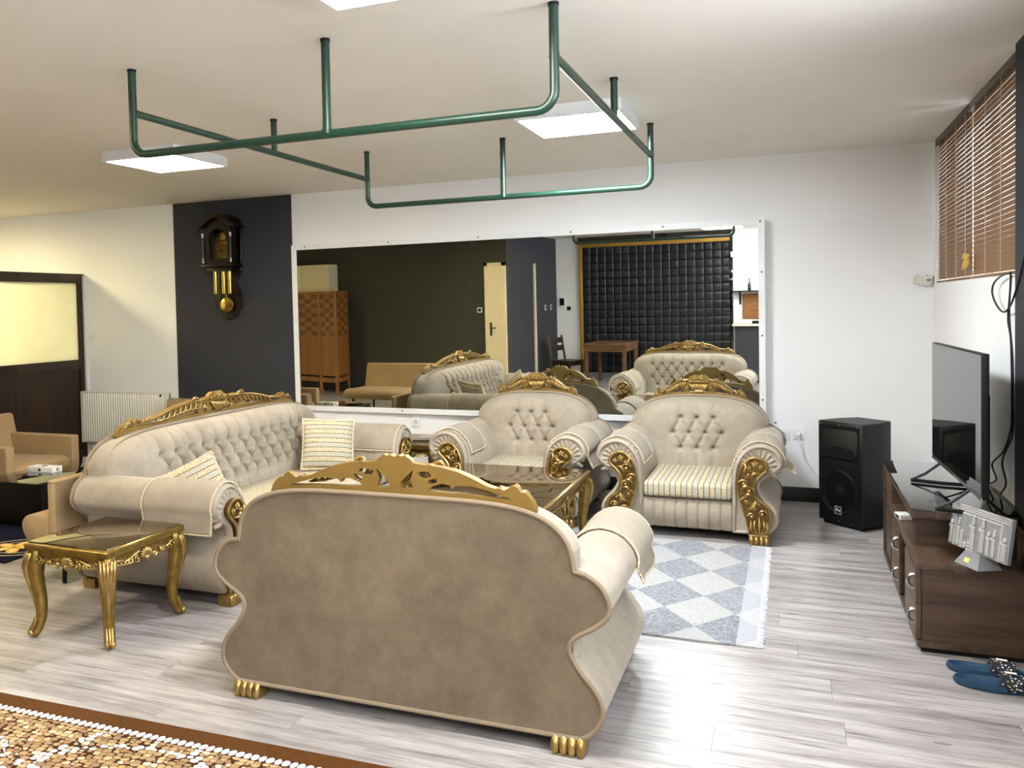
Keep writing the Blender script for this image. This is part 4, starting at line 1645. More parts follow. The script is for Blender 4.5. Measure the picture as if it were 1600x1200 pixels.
# ------------------------------------------------------------------ wall clock
def wall_clock():
    t = thing('wall_clock', 'dark wooden pendulum wall clock with brass dial and weights', 'clock', (-5.215, D - .012, 1.50))
    # back board with waisted outline
    half = [(.0, .0), (.06, .005), (.10, .03), (.115, .07), (.15, .10), (.175, .17), (.165, .25), (.13, .32), (.115, .37), (.14, .43), (.165, .47), (.17, .56), (.17, .98), (.0, 1.0)]
    hp = spline(half, 3)
    poly = hp + [(-x, z) for x, z in reversed(hp[1:-1])]
    MB().prism(poly, -.022, -.001, .003).build('back_board', 'clock_wood', t)
    # hood
    hood = thing_part('hood', t)
    b = MB()
    b.box(-.19, .19, -.20, -.022, .520, .545, .004).box(-.175, .175, -.19, -.022, .545, .56)
    b.box(-.155, -.135, -.165, -.022, .56, .93).box(.135, .155, -.165, -.022, .56, .93)
    b.box(-.155, .155, -.06, -.022, .56, .93)
    b.build('case', 'clock_wood', hood)
    arch = [(-.155, .80), (-.105, .80), (-.09, .85), (-.05, .885), (0, .895), (.05, .885), (.09, .85), (.105, .80), (.155, .80), (.155, .93), (-.155, .93)]
    MB().prism(arch, -.175, -.155).build('arched_front', 'clock_wood', hood)
    MB().box(-.155, .155, -.175, -.155, .56, .60).box(-.155, -.115, -.175, -.155, .60, .80).box(.115, .155, -.175, -.155, .60, .80).build('door_frame', 'clock_wood', hood)
    roof = []
    top = spline([(-.215, .93), (-.17, .955), (-.11, 1.01), (-.05, 1.045), (0, 1.055), (.05, 1.045), (.11, 1.01), (.17, .955), (.215, .93)], 4)
    bot = spline([(.215, .905), (.16, .915), (.10, .96), (.05, .99), (0, 1.0), (-.05, .99), (-.10, .96), (-.16, .915), (-.215, .905)], 4)
    MB().prism(top + bot, -.215, -.022, .004).build('roof', 'clock_wood', hood)
    inner = [(-.155, .93)] + [(x, z) for x, z in spline([(-.155, .915), (-.10, .955), (-.05, .985), (0, .995), (.05, .985), (.10, .955), (.155, .915)], 4)] + [(.155, .93)]
    tym = [(x, z) for x, z in spline([(-.155, .92), (-.10, .962), (-.05, .992), (0, 1.002), (.05, .992), (.10, .962), (.155, .92)], 4)]
    MB().prism(tym, -.170, -.03).build('tympanum', 'clock_wood', hood)
    # columns with bright caps
    for s in (-1, 1):
        c = MB().lathe([(.010, .575), (.010, .60), (.009, .62), (.009, .80), (.010, .815), (.010, .84)], (s * .165, -.185, 0), 12).build('column', 'clock_wood', hood)
        MB().lathe([(.014, .565), (.014, .572), (.011, .58), (.012, .60), (.010, .605)], (s * .165, -.185, 0), 12).lathe([(.010, .812), (.012, .82), (.011, .838), (.014, .845), (.014, .853)], (s * .165, -.185, 0), 12).build('column_cap', 'chrome', c)
    # dial
    dl = [(-.10, .60), (.10, .60), (.10, .78)] + [(.085 * math.cos(a), .79 + .085 * math.sin(a)) for a in np.linspace(.2, math.pi - .2, 12)] + [(-.10, .78)]
    di = MB().prism(dl, -.078, -.062).build('dial', 'brass_dull', t)
    MB().tube([(.077 * math.cos(a), -.079, .69 + .077 * math.sin(a)) for a in np.linspace(0, 2 * math.pi, 37)[:-1]], .009, 6, True, flat=.25).build('chapter_ring', 'brass', di)
    for k in range(12):
        a = 2 * math.pi * k / 12
        MB().tube([(.070 * math.sin(a), -.082, .69 + .070 * math.cos(a)), (.084 * math.sin(a), -.082, .69 + .084 * math.cos(a))], .0025, 5).build('hour_mark', 'black_matte', di)
    MB().lathe([(.034, -.080), (.034, -.078)], (0, 0, .825), 24, 'y').build('moon_disc', 'brass', di)
    for a, L in ((math.radians(98), .07), (math.radians(262), .078)):
        MB().tube([(0, -.086, .69), (L * math.sin(a), -.086, .69 + L * math.cos(a))], [.005, .003], 6).build('hand', 'chrome', di)
    # weights on chains, pendulum
    for x, y in ((-.085, -.10), (.085, -.10), (.02, -.11)):
        w = MB().lathe([(.006, .50), (.021, .495), (.022, .485), (.022, .265), (.021, .255), (.006, .25)], (x, y, 0), 16).build('weight', 'brass', t)
        MB().tube([(x, y, .52), (x, y, .50)], .004, 6).build('hook', 'chrome', w)
    for x in (-.03, .045):
        MB().tube([(x, -.13, z) for z in np.linspace(.52, -.03, 60)], [.0042 if i % 2 else .0024 for i in range(60)], 5).build('chain', 'chrome', t)
    MB().tube([(.005, -.05, .52), (.005, -.05, .2)], .005, 6).build('pendulum_rod', 'brass', t)
    MB().lathe([(.004, -.066), (.05, -.063), (.072, -.056), (.076, -.050), (.072, -.044), (.004, -.040)], (.005, 0, .145), 32, 'y').build('pendulum_bob', 'brass', t)
    MB().box(-.15, .15, -.16, -.022, .48, .52, .006).build('seat_board', 'clock_wood', t)


def thing_part(name, parent):
    o = bpy.data.objects.new(name, None)
    o.empty_display_size = .05
    COL.objects.link(o)
    o.parent = parent
    return o


wall_clock()


# ------------------------------------------------------------------ loudspeaker
def loudspeaker():
    ax = Vector((.248, -.234, 0)).normalized()
    ang = math.atan2(ax.y, ax.x)
    t = thing('loudspeaker', 'black stage loudspeaker standing on the floor in the corner', 'loudspeaker', (.168, 6.774, 0), ang)
    w, d, h = .36, .33, .725
    fp = [(0, .0), (.012, -.008), (w - .012, -.008), (w, .0), (w, .17), (w - .05, d), (.05, d), (0, .17)]
    body = MB().prism([(x, y) for x, y in fp], .028, h, .008, 'xy').build('cabinet', 'black_plastic', t, 40)
    MB().box(.02, w - .02, .02, d - .03, 0, .028, .006).build('base', 'black_matte', t)
    g = simple('speaker_grille', C(9, 9, 11), .7, .0, .2, 300, spec=.2, bump=.4, bscale=420)
    # grille: frame + recessed mesh following horn and woofer
    n1, n2 = 60, 110
    U, V = np.meshgrid(np.linspace(.018, w - .018, n1), np.linspace(.05, h - .02, n2))
    cx, cz = w / 2, .245
    r = np.hypot(U - cx, V - cz)
    y = np.full_like(U, -.012)
    y += np.where(r < .145, .018 * (1 - (r / .145) ** 2) - .016 * np.exp(-(r / .05) ** 2) * 1.6, 0)
    hz = (np.abs(U - cx) < .125 - .35 * np.abs(V - .53) * 0) & (V > .46) & (V < .66)
    tt = np.clip((V - .44) / .04, 0, 1) * np.clip((.68 - V) / .02, 0, 1)
    y += np.where(hz, .0, 0) + .022 * tt * np.clip(1 - (np.abs(U - cx) / .15) ** 4, 0, 1) * np.clip((V - .44) / .16, 0, 1)
    MB().grid(np.stack([U, y, V], -1)).build('grille', g, t, 60)
    b = MB()
    b.tube([(cx + .145 * math.cos(a), -.014, cz + .145 * math.sin(a)) for a in np.linspace(0, 2 * math.pi, 40)[:-1]], .005, 6, True)
    b.build('woofer_ring', 'black_plastic', t)
    MB().prism([(.04, .475), (w - .04, .475), (w - .09, .545), (w / 2, .565), (.09, .545)], -.022, -.010, .003).build('horn_lip', g, t)
    for x, z in ((.03, h - .02), (w / 2, h - .02), (w - .03, h - .02), (w / 2, .045), (w - .08, .045)):
        MB().cyl((x, -.016, z), (x, -.008, z), .005, 8).build('screw', 'chrome', t)
    # badge
    bx, bz, s = w / 2, .12, .052
    MB().box(bx - s / 2, bx + s / 2, -.0225, -.014, bz - s / 2, bz + s / 2, .001).build('badge', 'black_plastic', t)
    fr = MB()
    for q in ((-s / 2, s / 2, -s / 2, -s / 2 + .002), (-s / 2, s / 2, s / 2 - .002, s / 2), (-s / 2, -s / 2 + .002, -s / 2, s / 2), (s / 2 - .002, s / 2, -s / 2, s / 2)):
        fr.box(bx + q[0], bx + q[1], -.0238, -.0222, bz + q[2], bz + q[3])
    fr.build('badge_border', 'white_plastic', t, 0)
    text_mesh('badge_letter', 'E', .026, 'white_plastic', t, (bx - .010, -.0235, bz + .003), (math.pi / 2, 0, 0), .0006, .0003)
    text_mesh('badge_letter', 'V', .028, 'white_plastic', t, (bx + .009, -.0235, bz - .003), (math.pi / 2, 0, 0), .0006, .0003)
    # side handle recess
    return t


loudspeaker()


# ------------------------------------------------------------------ TV cabinet
def tv_cabinet():
    x0, x1 = .50, .915
    t = thing('tv_cabinet', 'walnut TV cabinet with black glass shelf along the right wall', 'cabinet', (x0, 5.16, 0))
    Y0, Y1 = 4.385 - 5.16, 5.94 - 5.16
    X1 = x1 - x0
    MB().box(.02, X1, Y0 + .02, Y1 - .02, 0, .025).build('plinth', 'black_matte', t, 0)
    MB().box(0, X1, Y0, Y1, .025, .052, .002).build('bottom_board', 'walnut', t)
    MB().box(0, X1, Y0, Y1 - .32, .372, .402, .002).build('lower_top', 'walnut', t)
    MB().box(.02, X1, Y0 + .008, Y0 + .028, .052, .372).build('end_panel', 'walnut_x', t, 0)
    MB().box(X1 - .012, X1, Y0 + .028, Y1, .052, .55).build('back_panel', 'walnut', t, 0)
    MB().box(.0, X1, Y1 - .022, Y1, .052, .552).build('end_panel', 'walnut_x', t, 0)
    MB().box(.015, X1, Y1 - .33, Y1 - .31, .052, .552).build('divider', 'walnut_x', t, 0)
    # two drawer columns
    for ya, yb in ((Y0 + .012, Y0 + .42), (Y0 + .66, Y0 + 1.02)):
        MB().box(.02, X1 - .02, ya + (.018 if ya > Y0 + .1 else .03), yb, .056, .368).build('drawer_box', 'walnut_x', t, 0)
        for za, zb in ((.058, .212), (.216, .368)):
            dr = MB().box(-.004, .018, ya, yb, za, zb, .0015).build('drawer_front', 'walnut', t)
            yc, zc = ya + .055 if ya < Y0 + .1 else ya + .06, (za + zb) / 2 + .01
            hp = [(-.004, yc, zc + .03)] + [(-.004 - .026 * math.sin(a), yc, zc + .030 * math.cos(a)) for a in np.linspace(.25, math.pi - .25, 9)] + [(-.004, yc, zc - .03)]
            MB().tube(hp, [.008] * len(hp), 8, flat=1.6).build('handle', 'chrome', dr)
    MB().box(.012, .03, Y1 - .30, Y1 - .03, .06, .545, .0015).build('door', 'walnut', t)
    # upper shelf with black glass
    MB().box(0, X1, 4.585 - 5.16, Y1 - .17 + .15, .555, .588, .002).build('upper_board', 'walnut', t)
    MB().box(-.002, X1, 4.578 - 5.16, Y1 - .17 + .15, .588, .598, .001).build('glass_shelf', 'glass_black', t)
    MB().box(.03, X1 - .012, 4.70 - 5.16, 4.72 - 5.16, .402, .555).build('shelf_support', 'walnut_x', t, 0)
    return t


tv_cabinet()
pk = thing('small_pack', 'small white pack lying under the glass shelf of the TV cabinet', 'pack', (.535, 5.24, .403), .2)
MB().box(-.03, .03, -.045, .045, .0008, .028, .004).build('pack_body', 'white_plastic', pk)
MB().box(-.031, .031, -.03, .03, .006, .02).build('pack_band', 'black_plastic', pk, 0)


def television():
    a, b = Vector((.70, 5.42, 0)), Vector((.738, 4.305, 0))
    d = (b - a)
    L = d.length
    t = thing('television', 'black flat screen television on the glass shelf', 'television', ((a.x + b.x) / 2, (a.y + b.y) / 2, .598), math.atan2(d.y, d.x))
    w, z0, z1 = L / 2, .112, .730
    # local x along the width, -y faces the room
    MB().box(-w, w, -.008, .020, z0, z1, .004).build('body', 'black_plastic', t)
    MB().box(-w + .02, w - .12, .018, .05, z0 + .05, z1 - .18, .012).build('rear_housing', 'black_plastic', t)
    MB().box(-w + .006, w - .006, -.0098, -.007, z0 + .014, z1 - .006).build('screen', 'black_gloss', t, 0)
    MB().box(-w, w, -.011, -.004, z0 - .004, z0 + .008, .002).build('bottom_bezel', 'chrome', t)
    for s in (-1, 1):
        x = s * (w - .20) - (.03 if s > 0 else 0)
        loop = [(x - .015, -.004, z0 + .01), (x - .05, -.13, .008), (x + .05, -.135, .012), (x + .02, -.004, z0 + .01)]
        MB().tube([(x, .01, z0 + .012), (x - .02, -.07, .05), (x - .03, -.135, .012)], .010, 8, flat=.6).tube([(x - .03, -.135, .012), (x + .03, 0, .012), (x + .05, .12, .012)], .010, 8, flat=.6).tube([(x, .01, z0 + .012), (x + .03, .08, .05), (x + .05, .12, .012)], .010, 8, flat=.6).build('stand_foot', 'black_plastic', t)


television()


# ------------------------------------------------------------------ carved stone relief on the cabinet
def relief():
    a, b = Vector((.648, 4.575, 0)), Vector((.812, 4.245, 0))
    d = b - a
    t = thing('stone_relief', 'grey carved stone relief plaque with standing figures on the TV cabinet', 'plaque', ((a.x + b.x) / 2, (a.y + b.y) / 2, .402), math.atan2(d.y, d.x))
    w, z0, z1 = d.length / 2, .055, .245
    n1, n2 = 190, 100
    U, V = np.meshgrid(np.linspace(0, 1, n1), np.linspace(0, 1, n2))
    hgt = np.zeros_like(U)
    hgt += .003 * ((V > .86) & (np.sin(V * 130) > -.2))
    hgt += .003 * ((np.abs(U - .10) < .012) | (np.abs(U - .86) < .018)) * (V < .86)
    hgt += .0025 * ((np.abs(V - .80) < .02) & (U > .12) & (U < .84))

    def person(x, h, wd, crown=False):
        nonlocal hgt
        body = (np.abs(U - x) < wd * (1.0 - .35 * np.clip(V / h, 0, 1))) & (V < h * .72) & (V > .05)
        head = ((U - x) / (wd * .75)) ** 2 + ((V - h * .84) / (h * .10)) ** 2 < 1
        hat = (np.abs(U - x) < wd * .6) & (V > h * .9) & (V < h * 1.04)
        arm = (np.abs((V - h * .55) - (x - U) * 2.2) < .02) & (U < x) & (U > x - wd * 1.9)
        f = np.where(body, .006 + .0012 * np.sin((U - x) / wd * 9), 0)
        f = np.maximum(f, np.where(head, .007, 0))
        if crown:
            f = np.maximum(f, np.where(hat, .006, 0))
        f = np.maximum(f, np.where(arm, .006, 0))
        hgt = np.maximum(hgt, f)
    for x, h, wd, cr in ((.05, .62, .028, False), (.17, .66, .028, True), (.415, .80, .036, True), (.575, .80, .036, True), (.68, .62, .026, False), (.765, .64, .028, True), (.93, .60, .034, False)):
        person(x, h, wd, cr)
    for x in (.215, .245):
        hgt = np.maximum(hgt, .005 * (np.abs(U - x) < .007) * (V < .42))
    hgt = np.maximum(hgt, .005 * ((U > .33) & (U < .45) & (V < .22) & (np.sin(V * 90) > -.3)))
    hgt = np.maximum(hgt, .005 * (((U - .29) / .028) ** 2 + ((V - .09) / .08) ** 2 < 1))
    # soften
    for _ in range(2):
        hgt = (hgt + np.roll(hgt, 1, 0) + np.roll(hgt, -1, 0) + np.roll(hgt, 1, 1) + np.roll(hgt, -1, 1)) / 5
    stone = NT('carved_stone')
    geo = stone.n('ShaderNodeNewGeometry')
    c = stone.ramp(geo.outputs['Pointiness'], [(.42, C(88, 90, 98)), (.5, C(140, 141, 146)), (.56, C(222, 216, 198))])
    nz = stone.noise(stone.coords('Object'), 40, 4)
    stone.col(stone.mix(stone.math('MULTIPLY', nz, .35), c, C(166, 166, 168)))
    stone.set(Roughness=.85)
    b_ = MB().grid(np.stack([-w + U * 2 * w, -.006 - hgt * 1.3, z0 + V * (z1 - z0)], -1))
    lean = Matrix.Translation((0, 0, .04)) @ Matrix.Rotation(math.radians(-8), 4, 'X') @ Matrix.Translation((0, 0, -.04))
    b_.xf(lean).build('carved_face', stone.m, t, 70)
    sl = simple('grey_stone', C(128, 128, 132), .8, 0, .12, 30, bump=.2)
    MB().box(-w, w, -.0065, .012, z0, z1, .003).xf(lean).build('slab', sl, t)
    st = MB()
    st.add([(-.075, -.05, 0), (.075, -.05, 0), (.075, .06, 0), (-.075, .06, 0), (-.045, -.02, .06), (.045, -.02, .06), (.045, .03, .06), (-.045, .03, .06)], [(0, 3, 2, 1), (4, 5, 6, 7), (0, 1, 5, 4), (1, 2, 6, 5), (2, 3, 7, 6), (3, 0, 4, 7)])
    st.build('stand', sl, t, 20)
    lb = MB().box(-.026, .004, -.0007, .0, 0, .020).xf(Matrix.Translation((0, -.0425, .016)) @ Matrix.Rotation(math.radians(-27), 4, 'X')).build('sticker', simple('yellow_sticker', C(222, 212, 110), .6), t, 0)


relief()


# ------------------------------------------------------------------ slippers
def slipper(loc, rz, label):
    t = thing('slipper', label, 'slipper', loc, rz, 'pair of blue slide slippers')
    # toe towards -x (left), length along x
    out = []
    for k in range(40):
        a = 2 * math.pi * k / 40
        x, y = .14 * math.cos(a), .047 * math.sin(a) * (1 - .10 * math.cos(a)) + .004 * math.cos(2 * a)
        out.append((x, y))
    vs, fs = [], []
    rings = [(.94, 0), (1.0, .008), (1.02, .020), (.985, .031), (.92, .028), (.87, .017), (.80, .015)]
    n = len(out)
    for s, z in rings:
        for x, y in out:
            vs.append((x * s, y * s, z + .006 * max(0, x / .14) ** 2))
    for r in range(len(rings) - 1):
        for i in range(n):
            j = (i + 1) % n
            fs.append((r * n + i, r * n + j, (r + 1) * n + j, (r + 1) * n + i))
    fs.append(tuple(range(n)))
    fs.append(tuple((len(rings) - 1) * n + i for i in range(n)))
    MB().add(vs, fs).build('sole', simple('blue_rubber', C(26, 64, 94), .55, 0, .05), t, 60)
    # strap
    P = []
    for i in range(12):
        x = .005 + .085 * i / 11
        row = []
        for k in range(18):
            a = math.pi * k / 17
            wdt = .050 - .004 * i / 11
            row.append((x + .012 * math.sin(a), wdt * math.cos(a), .014 + (.052 + .006 * (11 - i) / 11) * math.sin(a) ** .8))
        P.append(row)
    m = NT('patterned_strap')
    v = m.coords('Object')
    vo = m.n('ShaderNodeTexVoronoi')
    vo.inputs['Scale'].default_value = 95
    m.l(v, vo.inputs['Vector'])
    sp = m.n('ShaderNodeSeparateColor')
    m.l(vo.outputs['Color'], sp.inputs[0])
    hit = m.math('MULTIPLY', m.math('LESS_THAN', vo.outputs['Distance'], .34), m.math('GREATER_THAN', sp.outputs[1], .35))
    c = m.mix(m.math('GREATER_THAN', sp.outputs[0], .55), C(238, 236, 226), C(222, 196, 84))
    m.col(m.mix(hit, C(18, 24, 46), c))
    m.set(Roughness=.7)
    st = MB().grid(np.array(P)).build('strap', m.m, t, 80)
    md = st.modifiers.new('thick', 'SOLIDIFY')
    md.thickness = .005
    lb = []
    for i in range(5):
        x = .022 + .040 * i / 4
        lb.append([(x + .012 * math.sin(a), .0512 * math.cos(a) * 1.02, .0168 + (.0575) * math.sin(a) ** .8) for a in np.linspace(math.pi * .40, math.pi * .56, 5)])
    MB().grid(np.array(lb)).build('strap_patch', 'white_plastic', st, 80)
    return t


slipper((.735, 4.075, .001), math.radians(-6), 'blue slide slipper with confetti strap, the nearer of the pair')
slipper((.73, 4.215, .001), math.radians(-9), 'blue slide slipper with confetti strap, nearer the TV cabinet')


# ------------------------------------------------------------------ window blinds, cables, emergency lamp
def blind(y0, y1, label, z0=1.673, z1=2.655):
    t = thing('wooden_blind', label, 'blind', (WX + .025, (y0 + y1) / 2, z0), 0, 'wooden slat blinds at the window')
    L = (y1 - y0) / 2
    MB().box(-.022, .022, -L, L, z1 - z0 - .002, H - z0 - .002, .003).build('head_rail', 'walnut', t)
    n = 34
    pitch = (z1 - z0 - .02) / n
    s0 = None
    for k in range(n):
        if s0 is None:
            s0 = MB().box(-.0143, .0143, -L, L, -.0011, .0011).build('slat', 'blind', t, 0)
            o = s0
        else:
            o = s0.copy()
            COL.objects.link(o)
        o.rotation_euler = (0, math.radians(-83), 0)
        o.location = (0, 0, .02 + pitch * (k + .5))
    MB().box(-.014, .014, -L, L, 0, .014, .002).build('bottom_rail', 'blind', t)
    for f in (-.82, -.3, .3, .82):
        MB().tube([(-.020, f * L, .01), (-.020, f * L, z1 - z0)], .0016, 5).build('ladder_cord', 'trim', t)
    return t


blind(6.045, 7.328, 'wooden slat blind next to the corner of the room')
blind(4.742, 6.02, 'wooden slat blind next to the dark pilaster')
ls = thing('loose_slats', 'short loose yellowish slats hanging at the gap between the blinds', 'slats', (WX - .012, 6.04, 1.72))
for k, (dz, a, L) in enumerate(((.085, .08, .20), (.05, -.05, .14), (.03, -.12, .15))):
    o = MB().box(-.004, .004, -L / 2, L / 2, -.016, .016).build('slat', 'paper_yellow', ls, 0)
    o.location = (-.004 * k, -.02 * k, dz)
    o.rotation_euler = (a, .3, 0)


def cable(label, pts, r=.0045):
    t = thing('cable', label, 'cable', pts[0], 0, 'black cables hanging on the right wall')
    p0 = Vector(pts[0])
    MB().tube([tuple(Vector(p) - p0) for p in spline(pts, 6)], r, 6).build('wire', 'cable', t)


def at_wall(l, x=.925):
    return [(x, y, z) for y, z in l]


cable('black cable looped in a wide ring beside the pilaster', at_wall([(4.50, 1.78), (4.564, 1.706), (4.651, 1.619), (4.789, 1.527), (4.937, 1.492), (5.096, 1.526), (5.195, 1.585), (5.153, 1.633), (4.99, 1.664), (4.79, 1.675)]))
cable('black cable running down the wall and kinked behind the television', at_wall([(4.79, 1.675), (4.80, 1.60), (4.818, 1.545), (4.843, 1.456), (4.788, 1.369), (4.766, 1.197), (4.762, 1.023), (4.791, .944), (4.932, .828), (5.192, .721), (5.092, .663), (5.281, .602)]))
cable('black cable running down the wall with a soft bend near the shelf', at_wall([(4.806, 1.663), (4.844, 1.486), (4.774, 1.282), (4.765, 1.109), (4.779, .931), (4.987, .772), (4.903, .68), (5.023, .604)], .93))


def emergency():
    t = thing('emergency_lamp', 'small off-white emergency lamp box in the corner below the blind', 'lamp', (.885, D, 1.70))
    MB().box(-.058, .06, -.05, -.0005, -.03, .028, .004).build('housing', simple('offwhite_plastic', C(214, 212, 200), .5), t)
    MB().add([(-.045, -.046, -.03), (.045, -.046, -.03), (.045, -.004, -.03), (-.045, -.004, -.03), (-.005, -.04, -.042), (.045, -.04, -.042), (.045, -.01, -.042), (-.005, -.01, -.042)], [(0, 3, 2, 1), (4, 5, 6, 7), (0, 1, 5, 4), (1, 2, 6, 5), (2, 3, 7, 6), (3, 0, 4, 7)]).build('lens', 'white_plastic', t, 20)
    for k in range(3):
        MB().box(.022 + k * .010, .028 + k * .010, -.053, -.049, -.012, .002).build('button', 'dark_steel', t, 0)
    for k in (-.04, .02):
        MB().box(k, k + .008, -.03, -.02, .028, .034).build('tab', 'dark_steel', t, 0)


emergency()


# ------------------------------------------------------------------ the rear of the room, seen in the mirror
def folding_screen():
    pts = [(-8.95, 1.05), (-8.42, 1.28), (-7.84, 1.50), (-7.45, 1.60), (-7.55, 1.02)]
    t = thing('folding_screen', 'brown wooden folding screen with checker weave seen at the left of the mirror', 'folding screen', (-7.9, 1.4, 0))
    for a, b in zip(pts[:-1], pts[1:]):
        d = Vector((b[0] - a[0], b[1] - a[1], 0))
        L = d.length
        pn = thing_part('panel', t)
        pn.location = (a[0] + 7.9, a[1] - 1.4, 0)
        pn.rotation_euler = (0, 0, math.atan2(d.y, d.x))
        b_ = MB()
        b_.box(.0, .035, -.012, .012, 0, 1.80).box(L - .037, L - .002, -.012, .012, 0, 1.80)
        for z0, z1 in ((1.75, 1.80), (.98, 1.03), (.22, .30), (.33, .36)):
            b_.box(.035, L - .037, -.012, .012, z0, z1)
        b_.build('frame', 'screen_wood', pn, 0)
        MB().box(.035, L - .037, -.006, .006, .36, .98).build('lower_board', 'screen_wood', pn, 0)
        cw = (L - .072) / 3
        ch = .72 / 9
        for i in range(3):
            for j in range(9):
                hv = (i + j) % 2
                MB().box(.035 + i * cw, .035 + (i + 1) * cw, -.004 - .004 * hv, .004 + .004 * hv, 1.03 + j * ch, 1.03 + (j + 1) * ch).build('weave_tile', 'screen_light' if hv else 'screen_dark', pn, 0)
        MB().box(L - .006, L + .002, -.018, .018, 1.6, 1.64).box(L - .006, L + .002, -.018, .018, .95, .99).build('hinge', 'chrome', pn, 0)


folding_screen()
cb = thing('wall_cabinet', 'white two-door wall cabinet above the folding screen, coloured pale yellow for warm lamplight', 'cabinet', (-8.35, .85, 1.72))
MB().box(-.62, .52, .001, .30, 0, .56).build('carcass', 'cream_paint', cb, 0)  # carcass and doors: warm lamplight on white is put into the cream colour
for a, b in ((-.62, -.055), (-.05, .515)):
    MB().box(a + .003, b - .003, .30, .318, .003, .557, .002).build('door', 'cream_paint', cb)
wall_plate('light_switch', 'light switch on the dark green wall left of the cream door, in the mirror', -5.09, 1.41, .85, face='+y', dark=True)
wall_plate('light_switch', 'left one of two switches on the dark side wall, in the mirror', -4.6, 1.39, -1.25, face='+x', dark=True, cat='switch', w=.1)
wall_plate('light_switch', 'right one of two switches on the dark side wall, in the mirror', -4.6, 1.39, -1.60, face='+x', dark=True, cat='switch', w=.1)
wall_plate('wall_switch', 'small dark switch on the white wall beside the gold door frame, in the mirror', -4.36, 1.352, -2.0, w=.075, face='+y', mat='black_plastic', dark=True)
th = thing('intercom_panel', 'white intercom panel with black screen on the white rear wall', 'intercom', (-4.49, -2.0, 1.48))
MB().box(-.065, .065, .0005, .02, -.11, .11, .004).build('housing', 'white_plastic', th)
MB().box(-.045, .045, .02, .022, -.07, .07).build('screen', 'black_gloss', th, 0)


def quilted_doors():
    x0, x1, z1 = -4.07, -1.40, 2.50
    t = thing('quilted_doors', 'black quilted double doors in a gilt frame at the rear of the room', 'door', ((x0 + x1) / 2, -2.0, 0))
    w = (x1 - x0) / 2
    MB().box(-w - .06, -w, .001, .06, 0, z1 + .10, .003).build('frame_side', 'frame_gold', t)
    MB().box(w, w + .05, .001, .06, 0, z1 + .10, .003).build('frame_side', 'black_gloss', t)
    MB().box(-w, w, .001, .06, z1, z1 + .10, .003).build('frame_top', 'frame_gold', t)
    MB().box(-w - .06, w + .05, .001, .12, z1 + .10, H - .01).build('cornice', 'black_gloss', t, 0)
    MB().box(-w, w, .001, .03, .0, z1).build('leaf_backing', 'black_matte', t, 0)
    MB().box(-w, w, .03, .05, .0, .12).build('kick_board', simple('grey_kickboard', C(120, 122, 124), .6), t, 0)
    nx, nz = 18, 16
    cw, ch = 2 * w / nx, (z1 - .12) / nz
    pad = simple('black_padded_leather', C(16, 19, 30), .38, 0, .1)
    u = np.array([-1, -.93, -.8, -.5, 0, .5, .8, .93, 1])
    U, V = np.meshgrid(u, u)
    f = np.clip((1 - np.abs(U) ** 10) * (1 - np.abs(V) ** 10), 0, 1)
    k0 = None
    for i in range(nx):
        for j in range(nz):
            if k0 is None:
                k0 = MB().grid(np.stack([U * cw * .497, .032 + .010 * f + .004 * (1 - U * U) * (1 - V * V), V * ch * .497], -1)).build('padded_square', pad, t, 80)
                o = k0
            else:
                o = k0.copy()
                COL.objects.link(o)
            o.location = (-w + (i + .5) * cw, 0, .12 + (j + .5) * ch)


quilted_doors()


def rustic_table():
    x0, x1, y0, y1, h = -3.72, -2.95, -1.62, -.55, .75
    t = thing('wooden_table', 'rustic brown wooden table in front of the black quilted doors', 'table', ((x0 + x1) / 2, (y0 + y1) / 2, 0))
    w, d = (x1 - x0) / 2, (y1 - y0) / 2
    n = 5
    for k in range(n):
        a = -w + k * 2 * w / n
        MB().box(a + .002, a + 2 * w / n - .002, -d, d, h - .03, h, .003).build('top_plank', 'rustic_wood', t)
    for a in ((-w + .02, w - .02, -d + .02, -d + .045), (-w + .02, w - .02, d - .045, d - .02), (-w + .02, -w + .045, -d + .045, d - .045), (w - .045, w - .02, -d + .045, d - .045)):
        MB().box(*a, h - .14, h - .03).build('apron', 'rustic_wood', t, 0)
    for sx in (-1, 1):
        for sy in (-1, 1):
            MB().box(sx * (w - .055) - .03, sx * (w - .055) + .03, sy * (d - .055) - .03, sy * (d - .055) + .03, 0, h - .03, .003).build('leg', 'rustic_wood', t)


rustic_table()


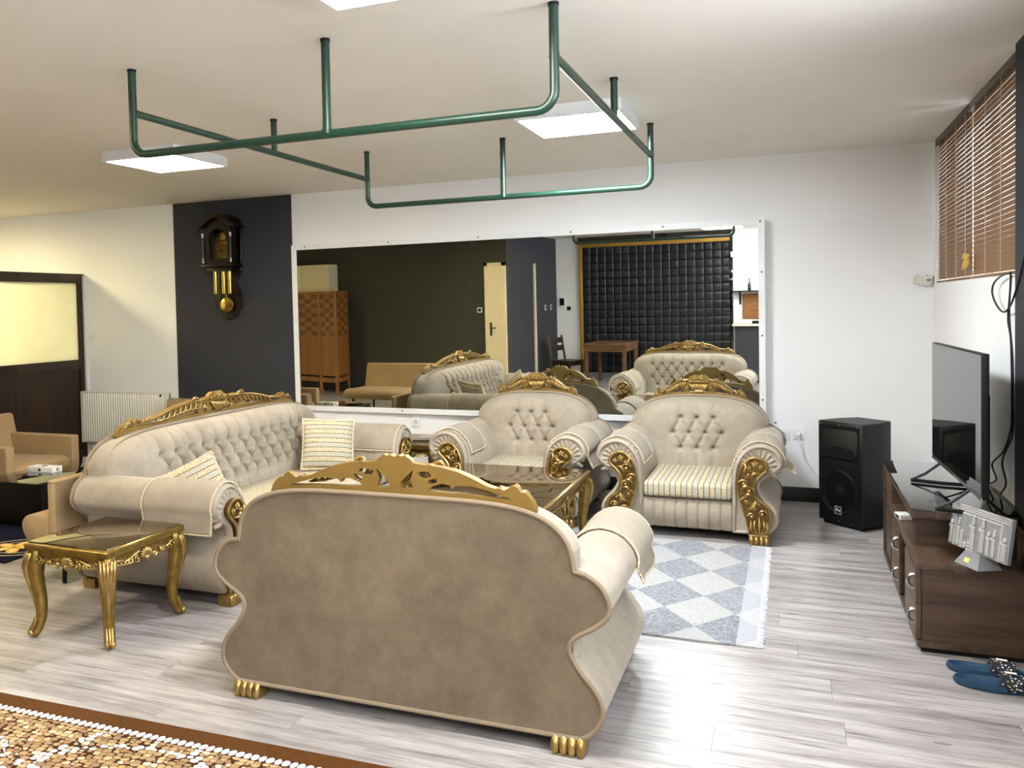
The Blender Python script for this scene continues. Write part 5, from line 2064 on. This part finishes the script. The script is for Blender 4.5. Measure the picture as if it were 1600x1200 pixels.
def rustic_chair():
    t = thing('wooden_chair', 'dark brown wooden slat back chair by the white rear wall', 'chair', (-4.12, -.95, 0), math.radians(-68))
    m = 'dark_wood'
    # front towards +y locally
    for s in (-1, 1):
        MB().tube([(s * .19, -.20, 0), (s * .19, -.19, .42), (s * .19, -.27, .88)], .026, 4).build('back_leg', m, t, 30)
        MB().box(s * .19 - .022, s * .19 + .022, .17, .215, 0, .41, .002).build('front_leg', m, t)
        MB().box(s * .19 - .012, s * .19 + .012, -.18, .18, .34, .41).build('side_rail', m, t, 0)
    for k in range(4):
        y = -.21 + k * .112
        MB().box(-.22, .22, y, y + .108, .41, .435, .002).build('seat_board', m, t)
    for z, y in ((.60, -.228), (.74, -.253)):
        MB().box(-.17, .17, y - .010, y + .010, z, z + .10, .002).build('back_slat', m, t)
    MB().box(-.17, .17, .185, .20, .34, .41).build('front_rail', m, t, 0)


rustic_chair()


def bar_counter():
    t = thing('bar_counter', 'dark grey bar counter with pale top right of the quilted doors', 'counter', (-.70, -2.0, 0))
    MB().box(-.60, .75, .001, .32, 0, .99).build('body', 'wall_dark', t, 0)
    MB().box(-.64, .78, .001, .38, .99, 1.03, .004).build('counter_top', simple('pale_stone_top', C(214, 206, 192), .35), t)
    s = thing('wall_shelf', 'thin black wall shelf above the bar counter', 'shelf', (-.75, -2.0, 1.585))
    MB().box(-.60, .75, .001, .22, 0, .022, .002).build('board', 'black_plastic', s)
    MB().box(-.50, -.47, .001, .2, -.015, 0).box(-.50, -.47, .001, .02, -.22, -.015).build('bracket', 'black_plastic', s, 0)
    b = thing('bottle', 'slim dark green bottle on the thin wall shelf', 'bottle', (-1.07, -1.88, 1.6075))
    MB().lathe([(.026, 0), (.028, .01), (.028, .10), (.020, .125), (.010, .145), (.009, .20), (.011, .205), (.011, .215)], (0, 0, 0), 14).build('glass_body', simple('dark_green_glass', C(20, 40, 34), .1), b)
    MB().lathe([(.004, .215), (.004, .26)], (0, 0, 0), 8).build('spout', 'chrome', b)
    c = thing('cork_board', 'brown panelled cork board above the bar counter', 'board', (-.70, -2.0, 1.10))
    for k in range(3):
        MB().box(-.50, .5, .001, .016, k * .150 + .002, (k + 1) * .150 - .002, .002).build('board_strip', 'cork', c)
    k = thing('till', 'small black keypad machine on the bar counter', 'machine', (-.86, -1.80, 1.031))
    MB().box(-.16, .2, -.1, .1, 0, .045, .004).build('base', 'black_plastic', k)
    MB().box(-.10, .2, -.08, .08, .045, .058, .003).build('lid', 'cream_paint', k)


bar_counter()
